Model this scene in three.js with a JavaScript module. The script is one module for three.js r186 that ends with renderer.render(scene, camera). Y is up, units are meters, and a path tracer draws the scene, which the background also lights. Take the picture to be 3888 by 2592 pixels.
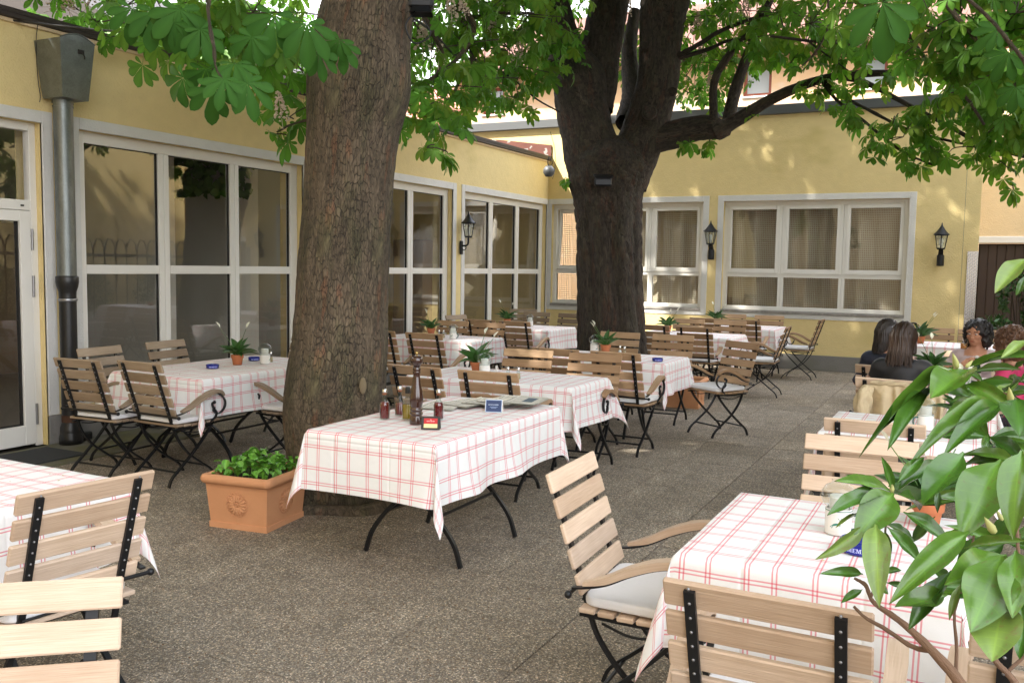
import * as THREE from 'three';
import { mergeGeometries } from 'three/addons/utils/BufferGeometryUtils.js';
import { ConvexGeometry } from 'three/addons/geometries/ConvexGeometry.js';
import { MarchingCubes } from 'three/addons/objects/MarchingCubes.js';

// ---------------------------------------------------------------- camera, sky, sun, exposure
const scene = new THREE.Scene();
const R = Math.PI / 180;
const camera = new THREE.PerspectiveCamera(41.28, 1.5, 0.05, 400);
camera.position.set(0, 1.62, 0);
camera.rotation.order = 'YXZ';
camera.rotation.set(-4.76 * R, 26.93 * R, 0.92 * R);
scene.add(camera);

const renderer = new THREE.WebGLRenderer({ antialias: true });
renderer.toneMapping = THREE.LinearToneMapping;
renderer.toneMappingExposure = 5.0;
renderer.shadowMap.enabled = true;

{ // hazy bright sky, the same all round: pale near the horizon, light blue overhead
  const w = 128, h = 64, d = new Float32Array(w * h * 4);
  for (let j = 0; j < h; j++) {
    const el = Math.sin(((j + 0.5) / h - 0.5) * Math.PI), k = Math.pow(Math.max(0, el), 0.55);
    const c = el >= 0 ? [1.21 - 0.48 * k, 1.2 - 0.43 * k, 1.19 - 0.31 * k] : [0.25, 0.24, 0.22];
    for (let i = 0; i < w; i++) { const o = (j * w + i) * 4; d[o] = c[0]; d[o + 1] = c[1]; d[o + 2] = c[2]; d[o + 3] = 1; }
  }
  const t = new THREE.DataTexture(d, w, h, THREE.RGBAFormat, THREE.FloatType);
  t.mapping = THREE.EquirectangularReflectionMapping; t.magFilter = t.minFilter = THREE.LinearFilter; t.needsUpdate = true;
  scene.background = t; scene.environment = t;
}
const sun = new THREE.DirectionalLight(new THREE.Color(1, 0.94, 0.84), 3.0);
sun.position.set(-25.2, 43.2, 33 - 8); sun.target.position.set(0, 0, -8);
sun.castShadow = true; sun.shadow.radius = 2; sun.shadow.mapSize.set(4096, 4096);
Object.assign(sun.shadow.camera, { left: -35, right: 35, top: 35, bottom: -35, near: 1, far: 140 });
scene.add(sun, sun.target);

// ---------------------------------------------------------------- small tools
function rng(seed) { let a = seed >>> 0; return () => { a = (a + 0x6D2B79F5) | 0; let t = Math.imul(a ^ (a >>> 15), 1 | a); t = (t + Math.imul(t ^ (t >>> 7), 61 | t)) ^ t; return ((t ^ (t >>> 14)) >>> 0) / 4294967296; }; }
function hash(x, y, s) { let h = Math.imul(x, 374761393) ^ Math.imul(y, 668265263) ^ Math.imul(s + 1, 2147483647 - 1013904223); h = Math.imul(h ^ (h >>> 13), 1274126177); return ((h ^ (h >>> 16)) >>> 0) / 4294967296; }
const sm = t => t * t * (3 - 2 * t), clamp = (x, a, b) => Math.min(b, Math.max(a, x)), mix = (a, b, t) => a + (b - a) * t;
const step = (a, b, x) => sm(clamp((x - a) / (b - a), 0, 1));
// periodic value noise on a lattice of px * py cells
function pn(u, v, px, py, s) {
  const x = u * px, y = v * py, xi = Math.floor(x), yi = Math.floor(y), fx = sm(x - xi), fy = sm(y - yi);
  const m = (a, n) => ((a % n) + n) % n, x0 = m(xi, px), x1 = m(xi + 1, px), y0 = m(yi, py), y1 = m(yi + 1, py);
  return mix(mix(hash(x0, y0, s), hash(x1, y0, s), fx), mix(hash(x0, y1, s), hash(x1, y1, s), fx), fy);
}
function fbm(u, v, px, py, s, o = 4) { let a = 0, w = 0.5, t = 0; for (let i = 0; i < o; i++) { a += w * pn(u, v, px << i, py << i, s + i * 17); t += w; w *= 0.55; } return a / t; }
// periodic cells: nearest distance, second nearest, id
function cells(u, v, px, py, s, j = 0.9) {
  const x = u * px, y = v * py, xi = Math.floor(x), yi = Math.floor(y); let d1 = 9, d2 = 9, id = 0;
  for (let b = -1; b <= 1; b++) for (let a = -1; a <= 1; a++) {
    const cx = ((xi + a) % px + px) % px, cy = ((yi + b) % py + py) % py;
    const dx = xi + a + 0.5 + j * (hash(cx, cy, s) - 0.5) - x, dy = yi + b + 0.5 + j * (hash(cx, cy, s + 7) - 0.5) - y, d = Math.hypot(dx, dy);
    if (d < d1) { d2 = d1; d1 = d; id = hash(cx, cy, s + 13); } else if (d < d2) d2 = d;
  }
  return [d1, d2, id];
}
const enc = c => { c = clamp(c, 0, 1); return Math.round(255 * (c <= 0.0031308 ? 12.92 * c : 1.055 * Math.pow(c, 1 / 2.4) - 0.055)); };
function tex(w, h, fn, { linear = false, rx = 1, ry = 1 } = {}) {
  const d = new Uint8Array(w * h * 4);
  for (let j = 0; j < h; j++) for (let i = 0; i < w; i++) {
    let c = fn((i + 0.5) / w, (j + 0.5) / h); if (typeof c === 'number') c = [c, c, c];
    const o = (j * w + i) * 4;
    for (let k = 0; k < 3; k++) d[o + k] = linear ? Math.round(255 * clamp(c[k], 0, 1)) : enc(c[k]);
    d[o + 3] = 255;
  }
  const t = new THREE.DataTexture(d, w, h, THREE.RGBAFormat); t.wrapS = t.wrapT = THREE.RepeatWrapping; t.magFilter = THREE.LinearFilter; t.minFilter = THREE.LinearMipmapLinearFilter; t.generateMipmaps = true;
  if (!linear) t.colorSpace = THREE.SRGBColorSpace;
  t.repeat.set(rx, ry); t.needsUpdate = true; return t;
}
function canvasTex(w, h, draw) { const c = document.createElement('canvas'); c.width = w; c.height = h; draw(c.getContext('2d'), w, h); const t = new THREE.CanvasTexture(c); t.colorSpace = THREE.SRGBColorSpace; return t; }
const lin = (r, g, b) => new THREE.Color().setRGB(r, g, b);
function std(c, rough = 0.8, o = {}) { return new THREE.MeshStandardMaterial({ color: c, roughness: rough, side: THREE.DoubleSide, ...o }); }
function phys(c, rough, o = {}) { return new THREE.MeshPhysicalMaterial({ color: c, roughness: rough, side: THREE.DoubleSide, ...o }); }

// geometry tools: everything ends non-indexed with position, normal, uv (uv in metres unless said)
function flat(g) { if (g.index) g = g.toNonIndexed(); for (const k of Object.keys(g.attributes)) if (!['position', 'normal', 'uv', 'color'].includes(k)) g.deleteAttribute(k); return g; }
function uvBox(g, ox = 0, oy = 0) {
  g = flat(g); const p = g.attributes.position, n = g.attributes.normal, uv = new Float32Array(p.count * 2);
  for (let i = 0; i < p.count; i++) {
    const ax = Math.abs(n.getX(i)), ay = Math.abs(n.getY(i)), az = Math.abs(n.getZ(i)), x = p.getX(i), y = p.getY(i), z = p.getZ(i);
    if (ay >= ax && ay >= az) { uv[2 * i] = x + ox; uv[2 * i + 1] = z + oy; } else if (az >= ax) { uv[2 * i] = x + ox; uv[2 * i + 1] = y + oy; } else { uv[2 * i] = z + ox; uv[2 * i + 1] = y + oy; }
  }
  g.setAttribute('uv', new THREE.BufferAttribute(uv, 2)); return g;
}
const box = (x0, x1, y0, y1, z0, z1) => uvBox(new THREE.BoxGeometry(x1 - x0, y1 - y0, z1 - z0).translate((x0 + x1) / 2, (y0 + y1) / 2, (z0 + z1) / 2));
function chamfer(w, h, d, c, ox = 0, oy = 0) {
  const pts = []; w /= 2; h /= 2; d /= 2;
  for (const a of [-1, 1]) for (const b of [-1, 1]) for (const e of [-1, 1]) pts.push(new THREE.Vector3(a * w, b * (h - c), e * (d - c)), new THREE.Vector3(a * (w - c), b * h, e * (d - c)), new THREE.Vector3(a * (w - c), b * (h - c), e * d));
  return uvBox(new ConvexGeometry(pts), ox, oy);
}
const cbox = (x0, x1, y0, y1, z0, z1, c = 0.004) => { const g = chamfer(x1 - x0, y1 - y0, z1 - z0, c); g.translate((x0 + x1) / 2, (y0 + y1) / 2, (z0 + z1) / 2); return uvBox(g); };
function merge(list) { return mergeGeometries(list.map(g => { g = flat(g); if (!g.attributes.uv) uvBox(g); return g; })); }
const V = a => new THREE.Vector3(a[0], a[1], a[2]);
function tube(pts, r, seg = pts.length * 6, rad = 8) { const g = new THREE.TubeGeometry(new THREE.CatmullRomCurve3(pts.map(V)), seg, r, rad); return flat(g); }
const lathe = (prof, seg = 24) => flat(new THREE.LatheGeometry(prof.map(p => new THREE.Vector2(p[0], p[1])), seg));
const ball = (r, x, y, z, a = 8, b = 6) => flat(new THREE.SphereGeometry(r, a, b).translate(x, y, z));
// bar of rectangular section swept along points; side = direction of its width
function bar(pts, side, w, t, sub = 6) {
  const c = new THREE.CatmullRomCurve3(pts.map(V)), n = (pts.length - 1) * sub, s = V(side).normalize(), rings = [];
  for (let i = 0; i <= n; i++) {
    const u = i / n, p = c.getPoint(u), tg = c.getTangent(u), nn = new THREE.Vector3().crossVectors(s, tg).normalize();
    const ww = (Array.isArray(w) ? w[Math.min(w.length - 1, Math.floor(u * (w.length - 1)))] * (1 - (u * (w.length - 1)) % 1) + w[Math.min(w.length - 1, Math.floor(u * (w.length - 1)) + 1)] * ((u * (w.length - 1)) % 1) : w) / 2;
    const tt = (Array.isArray(t) ? t[Math.min(t.length - 1, Math.floor(u * (t.length - 1)))] * (1 - (u * (t.length - 1)) % 1) + t[Math.min(t.length - 1, Math.floor(u * (t.length - 1)) + 1)] * ((u * (t.length - 1)) % 1) : t) / 2;
    rings.push([[ww, tt], [-ww, tt], [-ww, -tt], [ww, -tt]].map(([a, b]) => p.clone().addScaledVector(s, a).addScaledVector(nn, b)));
  }
  const pos = [], uv = []; let L = 0;
  const quad = (a, b, c2, d, l0, l1, v0) => { pos.push(...a.toArray(), ...b.toArray(), ...c2.toArray(), ...a.toArray(), ...c2.toArray(), ...d.toArray()); uv.push(l0, v0, l0, v0 + 0.03, l1, v0 + 0.03, l0, v0, l1, v0 + 0.03, l1, v0); };
  for (let i = 0; i < n; i++) { const l1 = L + rings[i][0].distanceTo(rings[i + 1][0]); for (let k = 0; k < 4; k++) quad(rings[i][k], rings[i][(k + 1) % 4], rings[i + 1][(k + 1) % 4], rings[i + 1][k], L, l1, k * 0.03); L = l1; }
  quad(rings[0][3], rings[0][2], rings[0][1], rings[0][0], 0, 0.02, 0); quad(rings[n][0], rings[n][1], rings[n][2], rings[n][3], 0, 0.02, 0);
  const g = new THREE.BufferGeometry(); g.setAttribute('position', new THREE.Float32BufferAttribute(pos, 3)); g.setAttribute('uv', new THREE.Float32BufferAttribute(uv, 2)); g.computeVertexNormals(); return g;
}
// round limb through nodes [x,y,z,radius]; bump(angle, metres along, radius) pushes the surface out
function limb(nodes, rad = 24, per = 0.06, bump = null, capTop = false) {
  const c = new THREE.CatmullRomCurve3(nodes.map(V)), len = c.getLength(), n = Math.max(nodes.length * 2, Math.round(len / per));
  const pos = [], uv = [], idx = []; let nor = null;
  const rr = u => { const f = u * (nodes.length - 1), i = Math.min(nodes.length - 2, Math.floor(f)); return mix(nodes[i][3], nodes[i + 1][3], sm(f - i) * 0.5 + (f - i) * 0.5); };
  for (let i = 0; i <= n; i++) {
    const u = i / n, p = c.getPoint(u), t = c.getTangent(u);
    if (!nor) nor = new THREE.Vector3(1, 0, 0).addScaledVector(t, -t.x).normalize(); else nor.addScaledVector(t, -nor.dot(t)).normalize();
    const bi = new THREE.Vector3().crossVectors(t, nor), r0 = rr(u);
    for (let k = 0; k <= rad; k++) {
      const a = (k % rad) / rad * Math.PI * 2, r = r0 + (bump ? bump(a, u * len, r0) : 0);
      const q = p.clone().addScaledVector(nor, Math.cos(a) * r).addScaledVector(bi, Math.sin(a) * r);
      pos.push(q.x, q.y, q.z); uv.push(k / rad * Math.max(1, Math.round(2 * Math.PI * nodes[0][3] / 0.6)), u * len / 0.9);
      if (i < n && k < rad) { const o = i * (rad + 1) + k; idx.push(o, o + 1, o + rad + 1, o + 1, o + rad + 2, o + rad + 1); }
    }
  }
  if (capTop) { const o = pos.length / 3, p = c.getPoint(1); pos.push(p.x, p.y, p.z); uv.push(0, 0); for (let k = 0; k < rad; k++) idx.push(n * (rad + 1) + k, n * (rad + 1) + k + 1, o); }
  const g = new THREE.BufferGeometry(); g.setAttribute('position', new THREE.Float32BufferAttribute(pos, 3)); g.setAttribute('uv', new THREE.Float32BufferAttribute(uv, 2)); g.setIndex(idx); g.computeVertexNormals();
  const nn = g.attributes.normal; for (let i = 0; i <= n; i++) { const a = i * (rad + 1), b = a + rad; const x = nn.getX(a) + nn.getX(b), y = nn.getY(a) + nn.getY(b), z = nn.getZ(a) + nn.getZ(b), l = Math.hypot(x, y, z) || 1; nn.setXYZ(a, x / l, y / l, z / l); nn.setXYZ(b, x / l, y / l, z / l); }
  return flat(g);
}
// naming
const used = {};
function numbered(n) { used[n] = (used[n] || 0) + 1; return used[n] === 1 ? n : n + '_' + String(used[n] - 1).padStart(3, '0'); }
function thing(name, label, category, pos = [0, 0, 0], turn = 0, group) { const o = new THREE.Group(); o.name = numbered(name); o.position.set(...pos); o.rotation.y = turn; o.userData = { label, category }; if (group) o.userData.group = group; scene.add(o); return o; }
function part(name, g, m, parent, kind) { const o = new THREE.Mesh(Array.isArray(g) ? merge(g) : g, m); o.name = name; parent.add(o); if (kind) o.userData.kind = kind; return o; }
function solo(name, g, m, label, category, group) { const o = new THREE.Mesh(Array.isArray(g) ? merge(g) : g, m); o.name = numbered(name); o.userData = { label, category }; if (group) o.userData.group = group; scene.add(o); return o; }
function struct(name, g, m) { const o = new THREE.Mesh(Array.isArray(g) ? merge(g) : g, m); o.name = numbered(name); o.userData = { kind: 'structure' }; scene.add(o); return o; }
function copy(src, pos, turn, label, group) { const c = src.clone(); c.name = numbered(src.name.replace(/_\d+$/, '')); c.position.set(...pos); c.rotation.y = turn; c.userData = { ...src.userData, label }; if (group) c.userData.group = group; scene.add(c); return c; }

// ---------------------------------------------------------------- materials
const M = {};
{
  // exposed-aggregate paving: small rounded pebbles in a dark binder, blotches of damp and dirt
  const agg = (u, v) => {
    const [d1, d2, id] = cells(u, v, 190, 190, 3), [e1, , ie] = cells(u, v, 340, 340, 9), stone = step(0.06, 0.26, d2 - d1);
    const blot = fbm(u, v, 5, 5, 31, 4), b = 0.19 + 0.36 * id * id + (id > 0.94 ? 0.2 : 0) + 0.14 * (ie - 0.5), k = mix(0.45, 1, stone) * (0.72 + 0.5 * blot);
    const warm = hash(Math.floor(id * 9999), 3, 5); return [b * k * (1.12 + 0.15 * warm), b * k * 1.0, b * k * (0.82 - 0.13 * warm)];
  };
  const aggB = (u, v) => { const [d1, d2] = cells(u, v, 190, 190, 3); return step(0.02, 0.45, d2 - d1); };
  const c1 = tex(1024, 1024, agg, { rx: 0.8, ry: 0.8 }), b1 = tex(1024, 1024, aggB, { linear: true, rx: 0.8, ry: 0.8 });
  M.pave = [lin(1, 1, 1), lin(0.86, 0.85, 0.83), lin(1.1, 1.08, 1.04)].map(c => std(c, 0.85, { map: c1, bumpMap: b1, bumpScale: 0.004 }));
  M.joint = std(lin(0.035, 0.03, 0.022), 0.95);
  // wood slats: fine long grain, some weathering blotches
  const wood = (dark, light, s) => (u, v) => { const g = fbm(u, v, 3, 40, s, 4), f = pn(u, v, 10, 160, s + 5), k = fbm(u, v, 4, 4, s + 9, 3), t = clamp(0.55 * g + 0.25 * f + 0.45 * (k - 0.5) + 0.15, 0, 1); return [0, 1, 2].map(i => mix(dark[i], light[i], t)); };
  const wb = (u, v) => 0.6 * pn(u, v, 10, 160, 44) + 0.4 * fbm(u, v, 3, 60, 3, 3);
  const wB = tex(256, 256, wb, { linear: true, rx: 2, ry: 4 });
  M.teak = std(lin(1, 1, 1), 0.62, { map: tex(512, 512, wood([0.24, 0.145, 0.07], [0.47, 0.31, 0.18], 1), { rx: 2, ry: 4 }), bumpMap: wB, bumpScale: 0.0012 });
  M.teakPale = std(lin(1, 1, 1), 0.6, { map: tex(512, 512, wood([0.44, 0.31, 0.205], [0.68, 0.53, 0.4], 5), { rx: 2, ry: 4 }), bumpMap: wB, bumpScale: 0.0012 });  // paler copy, mostly for near chairs, with flash brightness put into its colour
  M.teakGrey = std(lin(1, 1, 1), 0.7, { map: tex(512, 512, wood([0.2, 0.14, 0.085], [0.36, 0.28, 0.2], 8), { rx: 2, ry: 4 }), bumpMap: wB, bumpScale: 0.0012 });
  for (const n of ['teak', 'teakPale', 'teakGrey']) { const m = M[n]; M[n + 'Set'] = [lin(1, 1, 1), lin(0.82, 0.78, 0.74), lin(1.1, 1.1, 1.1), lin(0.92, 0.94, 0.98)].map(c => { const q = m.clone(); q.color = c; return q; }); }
  M.iron = std(lin(0.012, 0.013, 0.015), 0.42, { metalness: 0.35 });
  M.rivet = std(lin(0.3, 0.3, 0.31), 0.35, { metalness: 0.8 });
  M.galv = std(lin(1, 1, 1), 0.42, { metalness: 0.7, map: tex(256, 256, (u, v) => { const b = 0.13 + 0.035 * cells(u, v, 60, 60, 4)[2] + 0.12 * fbm(u, v, 6, 6, 2, 4); return [b * 0.92, b, b * 0.97]; }, { rx: 2, ry: 2 }) });
  M.cushion = std(lin(1, 1, 1), 0.9, { map: tex(256, 256, (u, v) => { const b = 0.72 + 0.07 * fbm(u, v, 4, 4, 7, 4); return [b, b, b * 1.01]; }, { rx: 2, ry: 2 }), bumpMap: tex(256, 256, (u, v) => 0.5 * fbm(u, v, 5, 5, 71, 4) + 0.1 * pn(u, v, 120, 120, 3), { linear: true, rx: 2, ry: 2 }), bumpScale: 0.006 });
  // tablecloth: white cotton, pairs of thin red lines at alternating wide and narrow spacing, 19.5 cm repeat
  const P = 0.195, ln = t => { const x = ((t % 1) + 1) % 1 * P; for (const c of [0.04, 0.12]) for (const o of [-0.0062, 0.0062]) if (Math.abs(x - c - o) < 0.0025) return 1; return 0; };
  const plaid = (u, v) => { const a = ln(u), b = ln(v), w = 0.8 + 0.03 * pn(u, v, 200, 200, 3), r = (a && b) ? 1 : (a || b) ? 0.72 : 0; return [mix(w, 0.7, r), mix(w, 0.14, r), mix(w * 0.985, 0.18, r)]; };
  M.cloth = std(lin(1, 1, 1), 0.92, { map: tex(512, 512, plaid, { rx: 1 / P, ry: 1 / P }), bumpMap: tex(512, 512, (u, v) => { const c = t => Math.exp(-Math.pow(((t % 1) - 0.5) * 60, 2)); return clamp(0.6 * fbm(u, v, 3, 3, 5, 5) + 0.3 * fbm(u, v, 9, 9, 15, 3) - 0.22 * c(u * 2) - 0.22 * c(v * 2), 0, 1); }, { linear: true, rx: 1.45, ry: 1.45 }), bumpScale: 0.009 });
  // plaster
  const pl = tex(512, 512, (u, v) => 0.5 * fbm(u, v, 24, 24, 4, 4) + 0.5 * pn(u, v, 130, 130, 8), { linear: true, rx: 0.8, ry: 0.8 });
  const stain = (r, g, b, s) => tex(512, 512, (u, v) => { const k = 0.88 + 0.2 * fbm(u, v, 3, 3, s, 5) + 0.05 * (pn(u, v, 60, 60, s + 2) - 0.5), m = step(0.62, 0.85, fbm(u, v, 4, 7, s + 9, 4)) * 0.16; return [r * k * (1 - m), g * k * (1 - m), b * k * (1 - m * 1.6)]; }, { rx: 0.21, ry: 0.27 });
  M.yellow = std(lin(1, 1, 1), 0.9, { map: stain(0.75, 0.6, 0.29, 3), bumpMap: pl, bumpScale: 0.005 });
  M.trim = std(lin(1, 1, 1), 0.85, { map: stain(0.68, 0.67, 0.64, 6), bumpMap: pl, bumpScale: 0.004 });
  M.plinth = std(lin(1, 1, 1), 0.9, { map: stain(0.22, 0.21, 0.195, 12), bumpMap: pl, bumpScale: 0.006 });
  M.peach = std(lin(1, 1, 1), 0.9, { map: tex(512, 512, (u, v) => { const k = fbm(u, v, 4, 4, 61, 5), w = step(0.5, 0.75, fbm(u, v, 5, 9, 77, 4)); const c = [mix(0.58, 0.66, k), mix(0.36, 0.44, k), mix(0.19, 0.25, k)]; return c.map((x, i) => mix(x, [0.6, 0.5, 0.4][i], w * 0.7)); }, { rx: 0.14, ry: 0.14 }), bumpMap: pl, bumpScale: 0.005 });
  M.cream = std(lin(1, 1, 1), 0.9, { map: stain(0.7, 0.54, 0.33, 21), bumpMap: pl, bumpScale: 0.005 });
  M.white = std(lin(0.76, 0.74, 0.69), 0.38);
  M.whitePaint = std(lin(0.74, 0.73, 0.71), 0.6);
  M.sill = std(lin(1, 1, 1), 0.7, { map: tex(128, 128, (u, v) => { const b = 0.2 + 0.16 * fbm(u, v, 12, 12, 4, 3); return [b, b * 0.93, b * 0.85]; }, { rx: 2, ry: 2 }) });
  M.glass = phys(lin(1, 1, 1), 0.0, { transmission: 1, thickness: 0, ior: 1.52 });
  M.thinGlass = phys(lin(1, 1, 1), 0.0, { transmission: 1, thickness: 0, ior: 1.45 });
  M.dark = std(lin(0.02, 0.018, 0.016), 0.6);
  M.roofEdge = std(lin(0.035, 0.026, 0.022), 0.6);
  M.fascia = std(lin(0.1, 0.105, 0.11), 0.5, { metalness: 0.3 });
  M.rust = std(lin(1, 1, 1), 0.75, { map: tex(128, 128, (u, v) => { const k = fbm(u, v, 5, 5, 9, 4), w = step(0.66, 0.74, fbm(u, v, 6, 3, 19, 3)); return [mix(0.1 + 0.05 * k, 0.3, w), mix(0.03 + 0.018 * k, 0.28, w), mix(0.02 + 0.012 * k, 0.26, w)]; }, { rx: 1.4, ry: 3 }) });
  M.redFrame = std(lin(0.23, 0.06, 0.03), 0.55);
  M.gate = std(lin(0.035, 0.018, 0.012), 0.55);
  M.room = std(lin(0.66, 0.64, 0.56), 0.9); M.roomWood = std(lin(0.34, 0.24, 0.15), 0.5); M.roomFloor = std(lin(0.42, 0.36, 0.28), 0.5);
  // bark: upright plates with dark cracks, reddish inner bark, greenish algae
  const bw = (u, v, s) => [u + 0.05 * (fbm(u, v, 4, 5, s + 40, 3) - 0.5) + 0.018 * (fbm(u, v, 18, 14, s + 41, 2) - 0.5), v + 0.06 * (fbm(u, v, 5, 4, s + 43, 3) - 0.5) + 0.02 * (fbm(u, v, 16, 16, s + 44, 2) - 0.5)];
  const crack = (u, v, s, cx, cy) => { const [a, b] = bw(u, v, s), [d1, d2, id] = cells(a, b, cx, cy, s), [e1, e2, ie] = cells(a, b, Math.round(cx * 2.3), Math.round(cy * 1.7), s + 5), k1 = step(0.25, 0.55, fbm(u, v, 5, 6, s + 51, 3)), k2 = step(0.35, 0.65, fbm(u, v, 7, 5, s + 52, 3)); return [1 - (1 - step(0, 0.15, d2 - d1)) * (0.12 + 0.7 * k1), 1 - (1 - step(0, 0.2, e2 - e1)) * k2 * 0.8, id, ie]; };
  const bark = (s, cx, cy, red, green) => (u, v) => {
    const [c1, c2, id, ie] = crack(u, v, s, cx, cy), f = fbm(u, v, 20, 26, s + 3, 4), b = (0.075 + 0.05 * id + 0.035 * ie + 0.14 * (f - 0.45)) * mix(0.32, 1, c1) * mix(0.55, 1, c2);
    const rd = step(0.62, 0.74, fbm(u, v, 8, 4, s + 21, 4)) * red * c1, gr = step(0.42, 0.72, fbm(u, v, 4, 3, s + 33, 4)) * green;
    let c = [b * 1.25, b * 0.95, b * 0.69]; c = [mix(c[0], 0.3 * (0.4 + f), rd), mix(c[1], 0.12 * (0.4 + f), rd), mix(c[2], 0.065 * (0.4 + f), rd)]; return [mix(c[0], b * 0.88, gr), mix(c[1], b * 0.9, gr), mix(c[2], b * 0.42, gr)];
  };
  const barkB = (s, cx, cy) => (u, v) => { const [c1, c2, id, ie] = crack(u, v, s, cx, cy); return 0.45 * c1 + 0.22 * c2 + 0.13 * id + 0.08 * ie + 0.18 * fbm(u, v, 20, 26, s + 3, 3); };
  M.bark1 = std(lin(1, 1, 1), 0.88, { map: tex(768, 768, (u, v) => bark(2, 24, 16, 0.45, 0.5)(u, v).map((x, i) => x * [0.66, 0.65, 0.57][i])), bumpMap: tex(768, 768, barkB(2, 24, 16), { linear: true }), bumpScale: 0.026 });
  M.bark2 = std(lin(1, 1, 1), 0.92, { map: tex(768, 768, (u, v) => bark(5, 26, 8, 0.4, 0.35)(u, v).map(x => x * 0.34)), bumpMap: tex(768, 768, barkB(5, 26, 8), { linear: true }), bumpScale: 0.03 });
  M.twig = std(lin(0.06, 0.045, 0.03), 0.9);
  M.terra = std(lin(1, 1, 1), 0.85, { map: tex(512, 512, (u, v) => { const k = fbm(u, v, 3, 4, 3, 5), w = step(0.55, 0.75, fbm(u, v, 4, 2, 13, 4)); return [0.52 + 0.12 * k + 0.05 * w, 0.245 + 0.07 * k + 0.09 * w, 0.115 + 0.04 * k + 0.08 * w]; }, { rx: 2, ry: 2 }), bumpMap: tex(256, 256, (u, v) => fbm(u, v, 30, 30, 5, 3), { linear: true, rx: 3, ry: 3 }), bumpScale: 0.001 });
  M.pot = std(lin(0.46, 0.15, 0.06), 0.8);
  M.soil = std(lin(0.03, 0.022, 0.015), 0.95);
}
// ---------------------------------------------------------------- ground and paving
const XL = -7.105, ZB = -15.36;
{
  const g = new THREE.PlaneGeometry(240, 240, 1, 1).rotateX(-Math.PI / 2).translate(0, -0.016, 0);
  const ground = struct('ground', uvBox(g), M.joint);
  const SX = 0.595, SZ = 0.475, rand = rng(11), all = [];
  for (let i = -12; i < 22; i++) for (let k = -28; k < 20; k++) {
    const x = -1.57 + (i + 0.5) * SX, z = -3.61 + (k + 0.5) * SZ;
    if (x < XL + 0.2 || z < ZB + 0.1 || x > 8 || z > 4) continue;
    const d = 0.453 * -x + 0.8916 * -z, s = x * 0.8916 - z * -0.453 * -1, lat = x * 0.8916 + -z * -0.453;
    const seen = d > 1.4 && Math.abs(lat) < d * 0.6 + 0.5;
    all.push({ x, z, key: seen ? Math.hypot(x, z) : 50 + Math.hypot(x, z) });
  }
  all.sort((a, b) => a.key - b.key);
  const variants = []; for (let v = 0; v < 8; v++) { const ox = rand() * 3, oy = rand() * 3; variants.push(chamfer(SX - 0.006, 0.04, SZ - 0.006, 0.003, ox, oy)); }
  const rest = [];
  all.forEach((s, n) => {
    const y = -0.02 + (rand() - 0.5) * 0.002, v = Math.floor(rand() * 8), m = M.pave[Math.floor(rand() * 3)], rot = rand() < 0.5 ? Math.PI : 0;
    if (n < 290) { const o = part('paving_slab', variants[v], m, ground); o.position.set(s.x, y, s.z); o.rotation.y = rot; }
    else rest.push(variants[v].clone().rotateY(rot).translate(s.x, y, s.z));
  });
  part('paving', rest, M.pave[0], ground, 'stuff');
  // mossy concrete apron and dark door mat at the entrance
  struct('entrance_apron', uvBox(new THREE.BoxGeometry(0.75, 0.012, 2.4).translate(XL + 0.4, 0.006, -4.9)), std(lin(1, 1, 1), 0.95, { map: tex(256, 256, (u, v) => { const k = fbm(u, v, 6, 6, 8, 5), g2 = step(0.4, 0.7, fbm(u, v, 3, 3, 18, 4)); const b = 0.09 + 0.08 * k; return [b * mix(1, 0.95, g2), b * mix(0.93, 0.92, g2), b * mix(0.8, 0.45, g2)]; }, { rx: 1, ry: 1 }) }));
  solo('door_mat', [cbox(-6.98, -6.46, 0.013, 0.024, -5.0, -3.6, 0.004)], std(lin(0.03, 0.032, 0.034), 0.95, { bumpMap: tex(64, 64, (u, v) => hash(Math.floor(u * 64), Math.floor(v * 64), 3), { linear: true, rx: 3, ry: 3 }), bumpScale: 0.003 }), 'dark grey ribbed mat lying before the glass door', 'door mat');
}

// ---------------------------------------------------------------- windows
const LXf = XL - 0.12;
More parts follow.
